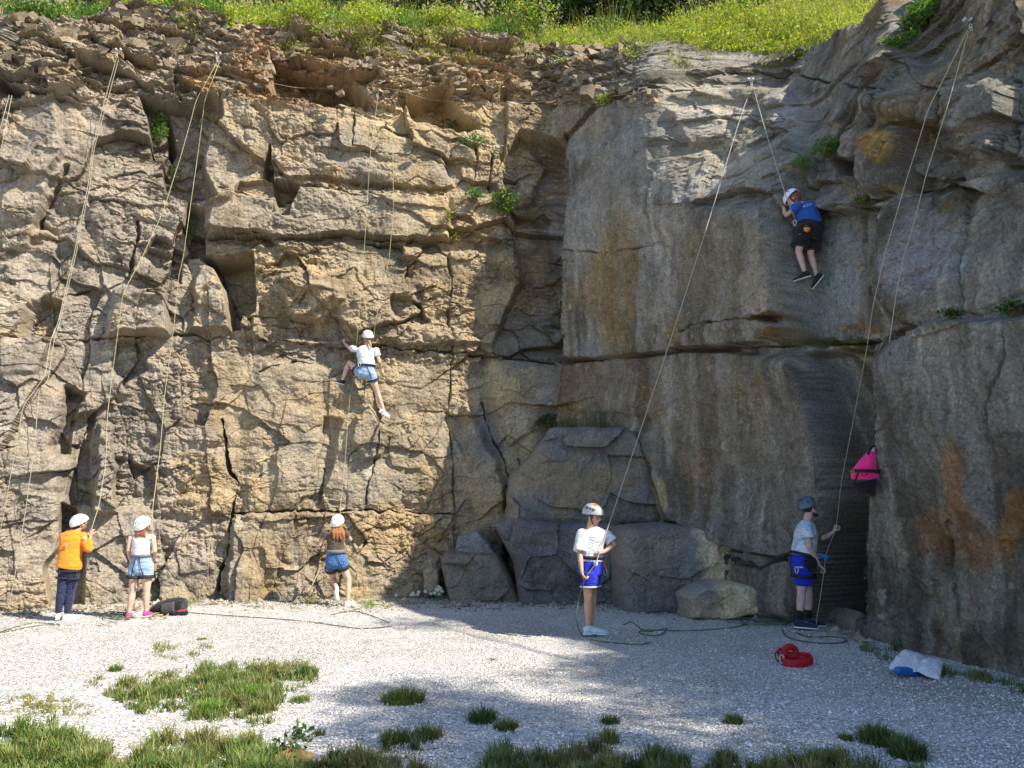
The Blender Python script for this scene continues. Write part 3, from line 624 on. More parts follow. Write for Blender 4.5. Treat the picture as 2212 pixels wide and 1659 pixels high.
# ---------------- meadow grass: the continuous, uncountable part
def meadow(regions, name, label):
    arrs = []
    for P, dens, hm, cols, wts in regions:
        P = np.array(P, float); lo, hi = P.min(0), P.max(0)
        n = int(dens * 1.35); hm = hm * 1.25; g = []
        U = rng.uniform(lo[0] - 20, hi[0] + 20, n * 4); V = rng.uniform(lo[1] - 20, hi[1] + 20, n * 4)
        nzv = 26 * fbm(U / 38, V / 14, 4, 80)
        s = sdpoly(U, V, P) + nzv
        k = (s > 0) & (rng.random(n * 4) < np.clip(s / 34 + .10, 0, 1) * np.clip(.42 + 2.6 * fbm(U / 22, V / 8, 3, 84), .07, 1)); U, V, nzv = U[k][:n], V[k][:n], nzv[k][:n]; s = s[k][:n]
        b_ = (CV - V) / FPX; t = -CAM_H / (sp + b_ * cp); x = (U - CU) / FPX * t; y = (cp - b_ * sp) * t
        H = hm * rng.uniform(.4, 1.15, len(x)) * (.55 + .45 * np.clip(s / 14, 0, 1)) * (.75 + .9 * fbm(U / 22, V / 8, 3, 84)) * (.8 + .6 * fbm(x * 7, y * 7, 2, 82))
        C = pal(len(x), cols, wts); dry = sstep(.0, .5, fbm(x * 2.3, y * 2.3, 3, 83))[:, None]; C = C * (1 - .75 * dry) + np.array([.27, .24, .10]) * .75 * dry * (.7 + .6 * rng.random((len(x), 1)))
        arrs.append(blade_arrays(np.c_[x, y, gz(x, y) - .005], H, .55 + 0 * H, .0038 + 0 * H, C))
    o = put(name, arrs, mgrass); tag(o, label, 'grass', kind='stuff'); return o
ML = [
 ([(300,1450),(420,1440),(560,1425),(640,1420),(690,1450),(680,1480),(620,1490),(610,1530),(590,1570),(540,1575),(500,1560),(440,1555),(380,1545),(300,1550),(270,1520),(230,1500),(250,1475)], 16000, .10, GR_LIT, [3,4,2,1.5]),
 ([(330,1395),(450,1400),(445,1420),(340,1420)], 1500, .06, GR_LIT, [1,1,2,3]),
 ([(180,1470),(250,1460),(270,1490),(190,1490)], 900, .05, GR_LIT, [1,1,2,2]),
 ([(0,1480),(80,1495),(170,1505),(240,1530),(180,1560),(60,1560),(0,1540)], 3200, .04, GR_LIT, [1,1,2,3]),
 ([(-60,1600),(60,1570),(140,1575),(200,1610),(260,1650),(330,1600),(380,1580),(480,1590),(560,1600),(620,1640),(680,1680),(680,1760),(-60,1760)], 21000, .13, GR_LIT, [4,4,2,1]),
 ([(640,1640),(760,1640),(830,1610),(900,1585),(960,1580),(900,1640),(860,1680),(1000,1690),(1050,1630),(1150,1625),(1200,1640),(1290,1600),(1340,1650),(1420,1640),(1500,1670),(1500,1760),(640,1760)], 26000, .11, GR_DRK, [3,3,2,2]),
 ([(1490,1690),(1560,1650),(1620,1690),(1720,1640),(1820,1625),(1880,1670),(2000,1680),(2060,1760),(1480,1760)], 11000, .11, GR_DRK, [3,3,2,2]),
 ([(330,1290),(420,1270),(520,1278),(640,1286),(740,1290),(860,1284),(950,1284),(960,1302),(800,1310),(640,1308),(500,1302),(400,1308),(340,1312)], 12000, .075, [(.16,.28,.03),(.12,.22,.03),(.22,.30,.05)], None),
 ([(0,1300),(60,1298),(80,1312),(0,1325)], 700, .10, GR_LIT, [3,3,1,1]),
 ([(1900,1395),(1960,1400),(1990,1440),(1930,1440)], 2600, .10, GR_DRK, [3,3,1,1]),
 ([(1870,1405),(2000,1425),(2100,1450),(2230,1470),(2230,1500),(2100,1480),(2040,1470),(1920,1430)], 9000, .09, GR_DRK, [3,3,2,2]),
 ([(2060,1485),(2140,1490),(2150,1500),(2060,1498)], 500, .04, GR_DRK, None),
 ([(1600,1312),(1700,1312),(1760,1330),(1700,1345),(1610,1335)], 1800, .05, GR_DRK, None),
]
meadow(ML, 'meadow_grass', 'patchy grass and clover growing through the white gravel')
TG = 'grass tufts standing in the gravel'
TF = [
 (872,1512,130,50,900,GR_LIT,[3,4,2,1],'large round bright green grass tuft alone in the middle of the gravel'),
 (1042,1556,90,48,420,GR_DRK,[3,3,1,1],'dark grass tuft at the front of the gravel, in the middle'),
 (1095,1572,80,34,300,GR_DRK,[3,3,1,1],'dark flat leafy tuft touching the right side of the middle tuft'),
 (855,1600,90,44,380,GR_DRK,[3,3,1,1],'dark spiky tuft below the large round one'),
 (930,1586,80,32,330,GR_LIT,[3,3,2,1],'small light green tuft between two dark ones'),
 (1318,1560,60,30,260,GR_DRK,[3,3,1,1],'small dark tuft below the boy with a tall dry stalk'),
 (1318,1605,54,52,260,GR_LIT,[1,1,3,4],'straw coloured dry tuft at the front edge'),
 (1585,1562,60,34,260,GR_DRK,[3,3,1,.5],'small isolated dark tuft in the shaded gravel on the right'),
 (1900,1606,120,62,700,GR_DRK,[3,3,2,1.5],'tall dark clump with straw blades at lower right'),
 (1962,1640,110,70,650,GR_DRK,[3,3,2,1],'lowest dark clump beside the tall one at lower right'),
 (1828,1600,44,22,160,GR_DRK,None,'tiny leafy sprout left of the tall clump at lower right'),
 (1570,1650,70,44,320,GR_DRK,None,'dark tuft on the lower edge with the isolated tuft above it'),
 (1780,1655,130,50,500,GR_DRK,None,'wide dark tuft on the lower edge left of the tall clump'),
 (690,1585,40,24,120,GR_DRK,None,'small thin tuft on the shadow edge left of the large round one'),
 (660,1460,70,38,420,GR_DRK,[3,3,1,.4],'dark green tuft at the right end of the big grass patch'),
 (650,1512,70,24,240,GR_LIT,[3,3,1,1],'low tuft off the right side of the big grass patch'),
 (436,1383,34,10,110,GR_LIT,None,'tiny tuft alone in the sunny gravel below the black backpack'),
 (250,1448,36,26,160,GR_LIT,[4,3,1,.2],'small leafy weed at the upper edge of the grass, left'),
 (690,1349,26,8,80,GR_LIT,None,'tiny sprout on the gravel below the girl in brown'),
 (1063,1424,34,8,90,GR_LIT,None,'flat little green weed alone in mid gravel'),
 (545,1505,90,46,500,[(.12,.24,.03),(.09,.2,.03),(.16,.26,.05)],None,'bright green lush tuft inside the big grass patch'),
 (455,1535,110,44,600,[(.14,.26,.035),(.11,.22,.03),(.2,.27,.06)],None,'broad bright green tuft at the lower side of the big grass patch'),
]
for t_ in TF: tuft(*t_[:7], t_[7], group=TG)
# ---------------- leafy plants
def leafy(name, label, cat, centers, n, size, cols, parent=None, group=None, up=.3, stems=True, mat=None):
    """centers: list of (Vector, rx, ry, rz)"""
    Ps = []
    for c, rx, ry, rz in centers:
        m = max(4, int(n * (rx * rz) / sum(k[1] * k[3] for k in centers)))
        q = unit(rng.normal(size=(m, 3))) * (rng.random((m, 1)) ** .45); q *= [rx, ry, rz]; Ps.append(q + np.array(c))
    P = np.concatenate(Ps); arr = [leaf_arrays(P, size, pal(len(P), cols), up)]
    t = empty(name, centers[0][0] - Vector((0, 0, centers[0][3])))
    tag(t, label, cat, group)
    put('foliage', arr, mleaf, t)
    if stems:
        base = np.array(centers[0][0]) - [0, -centers[0][2] * .5, centers[0][3]]
        idx_ = rng.choice(len(P), min(26, len(P)), replace=False); segs = []
        for i in idx_: segs.append(tube_arr([base, (base + P[i]) / 2 + rng.normal(size=3) * .02, P[i]], .004, 4))
        put('stem', segs, mstem, t)
    return t
def tube_arr(pts, r, k=6, col=(.2, .18, .1)):
    pts = np.array(pts, float); n = len(pts); T_ = unit(np.gradient(pts, axis=0)); ref = np.array([.31, .17, .93]); A_ = unit(np.cross(T_, ref)); B_ = np.cross(T_, A_)
    a = np.arange(k) * 2 * math.pi / k; r = np.broadcast_to(np.asarray(r, float), (n,))
    V = (pts[:, None] + (A_[:, None] * np.cos(a)[None, :, None] + B_[:, None] * np.sin(a)[None, :, None]) * r[:, None, None]).reshape(-1, 3)
    i = np.arange(n * k).reshape(n, k); j = np.roll(i, -1, 1)
    return V, np.stack([i[:-1], j[:-1], j[1:], i[1:]], -1).reshape(-1, 4), np.tile(np.array(col, float), (n * k, 1))
mstem = simple('stem', (.14, .13, .06), .8, .2)
def rk(u, v, off=.08): return on_rock(u, v, off, 1)
LG = [(.10, .20, .03), (.07, .15, .025), (.14, .24, .04)]; LD = [(.045, .09, .025), (.03, .065, .02), (.07, .12, .03)]; LY = [(.38, .43, .05), (.29, .38, .04), (.45, .42, .08), (.20, .30, .04)]
CG = 'plants rooted in the cliff'
for u, v, ru, rv, n, s, cols, lb in [
 (342,275,22,38,420,.06,LG,'bright leafy creeper growing in the recess on the left wall'),
 (378,365,16,24,130,.05,LD,'small dark plant in the recess below the bright creeper'),
 (408,495,18,34,220,.05,LD,'dark hanging plant in the lower left recess'),
 (1090,432,36,30,300,.085,LG,'round-leaved shrub in the corner above the sunlit blocks'),
 (1025,418,24,16,160,.06,LG,'low green plant left of the round-leaved shrub'),
 (1022,302,32,14,260,.055,LG,'green plant on the ledge under the broken beds'),
 (975,268,14,12,70,.06,LD,'small sprig in the dark hollow of the broken beds'),
 (1305,216,22,18,200,.05,LY,'yellow-green plant on top of the shaded slab'),
 (1790,318,45,22,520,.05,LG,'ferny plant on the ledge above the climber in blue'),
 (1735,350,28,20,160,.05,LG,'trailing greenery left of the ferny plant'),
 (1862,432,20,13,160,.045,LG,'small plant beside the roof right of the climber in blue'),
 (2055,677,28,10,140,.045,LD,'dark moss cushion on the top of the right buttress'),
 (2185,664,34,12,140,.05,LD,'dark plant on the buttress top at the right edge'),
 (980,505,16,22,90,.05,LY,'pale sprig at the end of the lit slab'),
 (1185,910,28,16,260,.06,LD,'dark leafy plant behind the flat-topped rock block'),
 (1210,130,26,10,50,.05,LY,'faint yellow sprig in the upper beds'),
 (968,462,12,16,60,.05,LY,'tiny pale plant beside the lit slab'),
 (1490,1290,34,26,620,.06,LD,'dark bushy weed in front of the grey block'),
 (1330,1275,60,26,900,.06,LD,'spreading dark weeds behind the boy'),
 (1620,1318,22,12,200,.05,LD,'low dark weeds beside the pale boulder'),
 (1680,1322,34,12,300,.05,LD,'low dark weeds left of the bearded man'),
 (1590,1262,10,14,60,.04,LG,'sprig between the pale block and the cliff'),
 (1008,1195,14,9,60,.05,LG,'green tuft on top of the dark low boulder'),
 (970,1240,12,26,160,.05,LD,'climbing weed between the daisies and the dark boulder'),
 ]:
    base = rk(u, v, .12) if v < 1250 else None
    if base is None: g = on_ground(u, v + rv * .9); base = at(u, v, g.y)
    m_ = proj(base.x, base.y, base.z)[2] / FPX
    leafy('rock_plant' if v < 1250 else 'weed', lb, 'plant', [(base, ru * m_, min(ru, rv) * m_ * .8, rv * m_)], n, s, cols, group=CG if v < 1250 else 'weeds along the foot of the cliff')
# tall grasses by the flat-topped block
for u, v, w_, h_, lb in [(1290,925,70,55,'tall thin grasses behind the flat-topped rock block'), (1225,925,40,35,'sparse grass left of the tall thin grasses on the block')]:
    c = on_rock(u, v, .1, 2); n = 160; m_ = proj(c.x, c.y, c.z)[2] / FPX
    P = np.c_[c.x + rng.normal(size=n) * w_ * m_ * .3, c.y + rng.normal(size=n) * .08, c.z - .05 + 0 * rng.random(n)]
    tag(put('wild_grass', [blade_arrays(P, h_ * m_ * rng.uniform(.5, 1.2, n), np.full(n, .35), np.full(n, .004), pal(n, GR_DRK))], mgrass), lb, 'grass', CG)
# daisies
dp = empty('daisy_plant', on_ground(930, 1292)); tag(dp, 'clump of white daisies in the grass at the edge of the sunlight', 'flower')
mpet = leafmat('petal', .2); myel = simple('flower_centre', (.55, .38, .03), .8)
for _ in range(20):
    u = rng.choice([rng.normal(942, 9), rng.normal(890, 26)], p=[.65, .35]); v = rng.uniform(1266, 1286) if u > 920 else rng.uniform(1276, 1290)
    c = np.array(at(u, v, 13.0)); b_ = np.array(on_ground(u, 1296)); b_[1] = 13.0; b_[2] = 0
    put('stem', [tube_arr([b_, (b_ + c) / 2 + [.02, 0, 0], c], .003, 4)], mstem, dp)
    ring_ = [c + np.array([math.cos(q * .3142), -.5 * math.sin(q * .3142) - .12, math.sin(q * .3142)]) * (.034 if q % 2 == 0 else .022) for q in range(20)]
    mesh_obj('flower_head', [c] + ring_, [[0, 1 + q, 1 + (q + 1) % 20] for q in range(20)], mpet, dp, False, np.tile([.8, .8, .78], (21, 1)))
# ---------------- angular blocks broken out of the upper beds, resting all over the top band
def chunks(uv, rad, cols, name, label):
    n = len(uv); C_ = np.array([list(on_rock(u, v, -.75 * q)) for (u, v), q in zip(uv, rad)]); cube = np.array([[x, y, z] for x in (-1, 1) for y in (-1, 1) for z in (-1, 1)], float)
    V = cube[None] * (1 + .34 * rng.normal(size=(n, 8, 3))) * (rad[:, None, None] * rng.uniform(.6, 1.3, (n, 1, 3)) * [1.5, 1.0, .75])
    th = rng.uniform(-.5, .5, n); ct, st_ = np.cos(th), np.sin(th); ph = rng.uniform(-.25, .25, n); cph, sph = np.cos(ph), np.sin(ph)
    x, y, z = V[..., 0] * ct[:, None] - V[..., 1] * st_[:, None], V[..., 0] * st_[:, None] + V[..., 1] * ct[:, None], V[..., 2]
    V = np.stack([x * cph[:, None] - z * sph[:, None], y, x * sph[:, None] + z * cph[:, None]], -1) + C_[:, None]
    F_ = np.array([[0, 1, 3, 2], [4, 6, 7, 5], [0, 4, 5, 1], [2, 3, 7, 6], [0, 2, 6, 4], [1, 5, 7, 3]]); F_ = (np.arange(n)[:, None, None] * 8 + F_[None]).reshape(-1, 4)
    tag(mesh_obj(name, V.reshape(-1, 3), F_, mrock, None, False, np.repeat(np.array(cols)[rng.integers(0, len(cols), n)] * (1 + .15 * rng.normal(size=(n, 1))).clip(.6, 1.4), 8, 0)), label, 'rubble', kind='stuff')
n = 850; cu_ = rng.uniform(-10, 1420, n); cv_ = np.interp(cu_, VT[:, 0], VT[:, 1]) + 14 + rng.random(n) ** 1.2 * 130; kk_ = fbm(cu_ / 70, cv_ / 40, 2, 97) > -.15
chunks(list(zip(cu_[kk_], cv_[kk_])), rng.uniform(.025, .07, int(kk_.sum())) * (1 + .8 * (rng.random(int(kk_.sum())) > .9)), [(.31, .25, .175), (.27, .215, .15), (.35, .28, .19), (.24, .205, .16), (.32, .235, .145)], 'broken_bed_blocks', 'broken angular blocks of the upper beds')
# ---------------- rim scrub, the bright undergrowth on top of the cliff
def rim_pt(u, back, dz=0):
    """a point on the plateau behind the rim seen at column u"""
    j = int(np.argmin(np.abs(U_[last] - u))); k = int(np.clip(np.searchsorted(tp, back), 0, NPL - 1))
    return np.array([Xp[k, j], Yp[k, j], Zp[k, j] + dz])
n = 26000; arrs = []
uu_ = rng.uniform(-40, 1790, n); bb = rng.uniform(0, 1, n) ** 1.3 * 4.5
js = np.argmin(np.abs(U_[last][None, ::1] - uu_[:2000, None]), 1) if False else np.searchsorted(np.maximum.accumulate(np.where(inb[last], U_[last], 0)), uu_)
js = np.clip(js, 0, nc - 1); ks = np.clip(np.searchsorted(tp, bb), 0, NPL - 1)
base = np.stack([Xp[ks, js], Yp[ks, js], Zp[ks, js]], 1) + rng.normal(size=(n, 3)) * [.05, .05, 0]
cl = fbm(base[:, 0] * .9, base[:, 1] * .9, 3, 90)
hmax = np.where(uu_ < 500, .24, np.where(uu_ > 1240, .52, .38)) * (1 + 1.2 * cl) * np.clip(bb / .6 + .25, 0, 1.5)
keep = rng.random(n) < np.where(uu_ < 450, np.clip(bb / 1.2, .08, 1), np.clip(bb / .5 + .25, 0, 1)); keep &= (hmax > .05)
base, hmax, uu_, bb, cl = base[keep], hmax[keep], uu_[keep], bb[keep], cl[keep]; n = len(base)
reps = 7
Pl = np.repeat(base, reps, 0) + np.c_[rng.normal(size=(n * reps, 2)) * .07, np.repeat(hmax, reps) * rng.random(n * reps) ** .8]
yel = pal(n * reps, LY); drk = pal(n * reps, LG)
mz = np.repeat((fbm(base[:, 0] * 1.6, base[:, 1] * 1.6, 3, 91) > -.05) | (uu_ > 1280), reps)[:, None]
arrs.append(leaf_arrays(Pl, .075, np.where(mz, yel, drk), .4, .4))
k = rng.random(n) < .5
hb = hmax[k] * rng.uniform(.8, 1.8, k.sum()) + .08
arrs2 = [blade_arrays(base[k], hb, np.full(k.sum(), .4), np.full(k.sum(), .005), pal(int(k.sum()), [(.42, .36, .18), (.30, .31, .09), (.18, .25, .05), (.36, .27, .14)], [3, 3, 2, 1]))]
tag(put('rim_scrub', arrs, mleaf), 'bright yellow-green scrub covering the top of the cliff', 'undergrowth', kind='stuff')
tag(put('rim_grass', arrs2, mgrass), 'dry straw and green grass fringing the top edge of the cliff', 'grass', kind='stuff')
n = 5200; fu = rng.uniform(380, 1760, n); fd = rng.random(n) ** 1.6 * 62; fk = fbm(fu / 55, fd / 40, 3, 98) > -.02; fu, fd = fu[fk], fd[fk]
fv = np.interp(fu, VT[:, 0], VT[:, 1]) + fd - 4; FP = np.array([list(on_rock(a_, b_, .03)) for a_, b_ in zip(fu, fv)]); m_ = len(FP)
tag(put('rim_fringe', [blade_arrays(FP, rng.uniform(.10, .34, m_), np.full(m_, .9), np.full(m_, .004), pal(m_, [(.40, .32, .17), (.30, .31, .10), (.24, .17, .10), (.22, .30, .05)], [4, 2, 2, 2]))], mgrass), 'dry grass spilling over the upper beds from the rim', 'grass', kind='stuff')
fp2 = FP[rng.random(m_) < .45]; fp2 = np.repeat(fp2, 3, 0) + rng.normal(size=(len(fp2) * 3, 3)) * [.07, .04, .07]
tag(put('rim_creeper', [leaf_arrays(fp2, .06, pal(len(fp2), LY + LG[:1]), .2, .5)], mleaf), 'yellow-green creepers hanging over the rim', 'undergrowth', kind='stuff')
def blob_shrub(u, v, ru, rv, n, size, cols, lb, name='shrub', group='shrubs along the cliff top', off=.0):
    Y = rockY(u, v + rv * .7, 2) + off; c = at(u, v, Y); m_ = proj(c.x, c.y, c.z)[2] / FPX; cs = []
    for i in range(7):
        cs.append((c + Vector((rng.normal() * ru * m_ * .42, rng.normal() * .15, rng.normal() * rv * m_ * .35)), ru * m_ * rng.uniform(.4, .6), ru * m_ * .5, rv * m_ * rng.uniform(.45, .65)))
    leafy(name, lb, 'shrub', cs, n, size, cols, group=group)
for a in [
 (500,45,16,38,520,.075,LY,'narrow yellow-green sapling hanging over the rim, upper left'),
 (588,55,14,30,420,.07,LY,'second narrow sapling hanging over the rim, right of the first'),
 (60,18,80,24,1300,.07,LG,'dark green bush at the top left corner'),
 (1480,42,120,34,3200,.075,LY,'bright lime bush spreading over the rim right of centre'),
 (1620,60,110,34,3000,.07,LY,'lime bush hanging over the edge, the lowest of the rim bushes'),
 (1345,36,80,30,1900,.07,LY,'lime bush on the rim left of the spreading one'),
 (1530,96,40,12,300,.06,LY,'trailing yellow stems under the lime bushes'),
 (1985,35,60,50,1500,.07,LG,'green shrub hanging from the upper right ledge'),
 (1930,100,40,22,700,.06,LG,'low green shrub at the foot of the upper right hanging shrub'),
 (800,30,90,26,1500,.07,LY,'yellow-green bush on the rim above the orange alcove'),
 (640,22,70,22,1000,.065,LY,'loose bush on the rim between the saplings and the alcove'),
 (1120,40,90,26,1300,.07,LG+LY,'mixed green bush on the rim at the centre'),
 (950,38,70,22,900,.065,LY,'thin yellowish bush on the rim left of centre'),
 (400,8,60,18,700,.07,LG,'leafy bush right of the rim boulder'),
 ]: blob_shrub(*a, off=.25)
# ---------------- trees: the wood behind the rim, and the ones beside the camera that dapple the gravel
def tree(base, H, crowns, n, size, cols, label, group, r=.14):
    t = empty('tree', base); tag(t, label, 'tree', group); base = np.array(base); arrs = []
    top = base + [0, 0, H * .8]
    tr = [tube_arr([base - [0, 0, .3], base + [.05, .02, H * .3], base + [-.05, 0, H * .6], top], [r * 1.3, r, r * .7, r * .3], 9)]
    for (c, rad) in crowns:
        c = np.array(c); j = base + [0, 0, H * rng.uniform(.3, .75)]; j = j if j[2] < c[2] else base + [0, 0, max(.5, (c[2] - base[2]) * .6)]
        tr.append(tube_arr([j, (j + c) / 2 + rng.normal(size=3) * .15, c], [r * .45, r * .25, .02], 6))
        m = int(n * rad ** 2 / sum(q[1] ** 2 for q in crowns)); q = unit(rng.normal(size=(m, 3))) * (rng.random((m, 1)) ** .4) * rad * [1, 1, .75]
        kk_ = fbm((q[:, 0] + c[0]) * 2.5, (q[:, 2] + q[:, 1] * .7 + c[2]) * 2.5, 2, 95) > -.22
        arrs.append(leaf_arrays((q + c)[kk_], size, pal(int(kk_.sum()), cols), 0, .55))
    put('trunk', tr, mbark, t); put('crown', arrs, mleaf, t); return t
for i, u in enumerate([-30, 130, 330, 560, 760, 960, 1110, 1240, 1400, 1600, 1790, 1180, 1320]):
    b_ = rim_pt(u, 4.4 if u in (1240, 1180, 1320) else 5.6 + (i % 3) * .9); H = 5.0 + (i % 2)
    cr = [(b_ + [rng.normal() * .9, rng.normal() * .6, H * rng.uniform(.05, 1.1)], rng.uniform(1.0, 1.5)) for _ in range(22)]
    tree(b_, H, cr, 13000, .15, LD, ['dark tree behind the top left corner of the cliff', 'dark tree behind the dark green bush at top left', 'dark tree behind the rim boulder', 'dark tree behind the two hanging saplings', 'dark tree behind the bush over the orange alcove', 'dark tree behind the thin yellowish bush', 'dark tree with bare trunk behind the mixed green bush at the centre', 'dark tree behind the left lime bush', 'dark tree behind the spreading lime bush', 'dark tree behind the lowest rim bush', 'dark tree behind the gap right of the lime bushes', 'nearer dark tree just right of the centre, behind the rim bushes', 'nearer dark tree directly left of the spreading lime bush'][i], 'trees of the wood behind the cliff top', .12)
def crown_for(u, v, rad, zc=11.):
    g = on_ground(u, v); return (np.array(g) + np.array(sdir) * (zc / sdir.z), rad)
cands = []
for gx_ in np.arange(-3.2, 6.2, .5):
    for gy_ in np.arange(4.3, 10.8, .45):
        x_, y_ = gx_ + rng.normal() * .12, gy_ + rng.normal() * .1; u_c, v_c, _ = proj(x_, y_, 0.)
        if v_c < 1335 or v_c > 1800: continue
        pr = .95 * float(sstep(1120, 1400, u_c))
        if v_c > 1475: pr = max(pr, .55 * float(sstep(640, 760, u_c))); pr = max(pr, .9 * float(sstep(1560, 1600, v_c) * sstep(600, 700, u_c)))
        if v_c < 1405: pr = .34 * float(sstep(830, 950, u_c)) if u_c < 1330 else pr
        if 960 < u_c < 1260 and v_c < 1412: pr = 0
        if 1420 < u_c < 1740 and 1400 < v_c < 1440: pr = .12
        if 1380 < u_c < 1640 and 1575 < v_c < 1630: pr = .3
        if 950 < u_c < 1420 and 1475 < v_c < 1535: pr = .30
        if rng.random() < pr: cands.append((u_c, v_c, rng.uniform(.45, .75)))
groups_ = [[], [], [], [], []]
for q in cands: groups_[int(np.clip((q[0] - 600) / 330, 0, 4))].append(q)
for i, cl_ in enumerate(groups_):
    if not cl_: continue
    cr = [crown_for(u, v, r_, 10.4 + rng.uniform(-.9, .9)) for u, v, r_ in cl_]
    c = np.mean([q[0] for q in cr], 0); bs = Vector((max(7.9, c[0] + .6), c[1] - .3, 4.4))
    tree(bs, 6.0, cr, (430 if i < 3 else 640) * len(cr), .11, LG, ['tree beside the camera shading the lower left gravel', 'tree beside the camera shading the front of the gravel', 'tree on the right rim dappling the middle gravel', 'tree on the right rim dappling the gravel near the boy', 'tree on the right rim shading the far right gravel'][i], 'trees on the right-hand rim')
# ================================================================ people: one continuous body each, grown from tapered solids and voxel-fused
def ring_solid(pts, rads, side, k=14, rnd=(0, 0)):
    """closed loft; rads: list of (along side, across); rnd: rounded start / end"""
    pts = [np.array(p, float) for p in pts]; rads = [(r, r) if np.isscalar(r) else r for r in rads]
    P, Rr = [], []
    n = len(pts)
    if rnd[0]:
        d = unit(pts[0] - pts[1]); r = min(rads[0])
        for a in (80, 50, 25): P.append(pts[0] + d * r * math.sin(R(a))); Rr.append((rads[0][0] * math.cos(R(a)), rads[0][1] * math.cos(R(a))))
    P += pts; Rr += rads
    if rnd[1]:
        d = unit(pts[-1] - pts[-2]); r = min(rads[-1])
        for a in (25, 50, 80): P.append(pts[-1] + d * r * math.sin(R(a))); Rr.append((rads[-1][0] * math.cos(R(a)), rads[-1][1] * math.cos(R(a))))
    P = np.array(P); T_ = unit(np.gradient(P, axis=0)); side = np.array(side, float)
    A_ = unit(side[None] - T_ * (T_ @ side)[:, None]); B_ = np.cross(T_, A_); Rr = np.array(Rr)
    a = np.arange(k) * 2 * math.pi / k
    V = (P[:, None] + A_[:, None] * (np.cos(a)[None] * Rr[:, :1])[..., None] + B_[:, None] * (np.sin(a)[None] * Rr[:, 1:])[..., None]).reshape(-1, 3)
    m = len(P); i = np.arange(m * k).reshape(m, k); j = np.roll(i, -1, 1)
    F_ = np.stack([i[:-1], j[:-1], j[1:], i[1:]], -1).reshape(-1, 4).tolist()
    F_ += [i[0][::-1].tolist(), i[-1].tolist()]
    return V, F_
def limb(*pr, side=(1, 0, .1)):       # limb((p,r),(p,r),...)
    pts = [np.array(p, float) for p, _ in pr]; return ring_solid(pts, [r for _, r in pr], side, 12, (1, 1))
def ell(c, r, X=(1, 0, 0), Y=(0, 1, 0), Z=(0, 0, 1), n=14):
    c = np.array(c, float); th = np.linspace(0, math.pi, n)[1:-1]; ph = np.arange(2 * n) * math.pi / n
    B_ = np.array([X, Y, Z], float)
    U = np.stack([np.sin(th)[:, None] * np.cos(ph), np.sin(th)[:, None] * np.sin(ph), np.cos(th)[:, None] + 0 * ph], -1) * r
    V = (U.reshape(-1, 3)) @ B_ + c; m = n - 2; k = 2 * n; i = np.arange(m * k).reshape(m, k); j = np.roll(i, -1, 1)
    F_ = np.stack([i[:-1], i[1:], j[1:], j[:-1]], -1).reshape(-1, 4).tolist()
    V = np.r_[V, [c + np.array([0, 0, r[2]]) @ B_, c - np.array([0, 0, r[2]]) @ B_]]; t = m * k
    F_ += [[t, i[0][q], j[0][q]] for q in range(k)] + [[t + 1, j[-1][q], i[-1][q]] for q in range(k)]
    return V, F_
def fuse(name, parts, mat, parent, voxel=.007, smooth=3, label=None):
    V, F_ = [], []; o = 0
    for v, f in parts: V.append(v); F_ += [[x + o for x in q] for q in f]; o += len(v)
    ob = mesh_obj(name, np.concatenate(V), F_, mat)
    if voxel:
        m = ob.modifiers.new('r', 'REMESH'); m.mode = 'VOXEL'; m.voxel_size = voxel; m.use_smooth_shade = True
        if smooth: s = ob.modifiers.new('s', 'SMOOTH'); s.iterations = smooth; s.factor = .5
        dg = bpy.context.evaluated_depsgraph_get(); ev = ob.evaluated_get(dg)
        me = bpy.data.meshes.new_from_object(ev); old = ob.data; ob.modifiers.clear(); ob.data = me; bpy.data.meshes.remove(old)
        me.materials.clear(); me.materials.append(mat); me.name = name
    if parent: ob.parent = parent; ob.matrix_parent_inverse = parent.matrix_world.inverted()
    if label: ob['label'] = label
    return ob
def skin_mat(name, c):
    m, nt, b = mat_new(name, .55, .35); v = coords(nt)
    nt.links.new(mix(nt, tuple(x * .86 for x in c), tuple(min(1, x * 1.1) for x in c), ramp(nt, noise(nt, 14, 4, v), [(.35, 0), (.65, 1)])), b.inputs['Base Color'])
    b.inputs['Subsurface Weight'].default_value = .08; b.inputs['Subsurface Radius'].default_value = (.02, .008, .004)
    bump(nt, b, noise(nt, 220, 2, v), .15, .002); return m
def cloth_mat(name, c, rough=.85, fold=.9, var=.12, weave=400, denim=False):
    m, nt, b = mat_new(name, rough, .15); v = coords(nt)
    n1 = noise(nt, 22, 4, v, .6, .6)
    lo = tuple(x * (1 - var) for x in c); hi = tuple(min(1, x * (1 + var)) for x in c)
    nt.links.new(mix(nt, lo, hi, ramp(nt, n1, [(.35, 0), (.65, 1)])), b.inputs['Base Color'])
    b.inputs['Sheen Weight'].default_value = .15
    p = bump(nt, b, noise(nt, 7, 3, coords(nt, (1.2, 1.2, 3.2)), .55, 1.3), fold, .035); bump(nt, b, noise(nt, weave, 2, v), .25, .001, p); return m
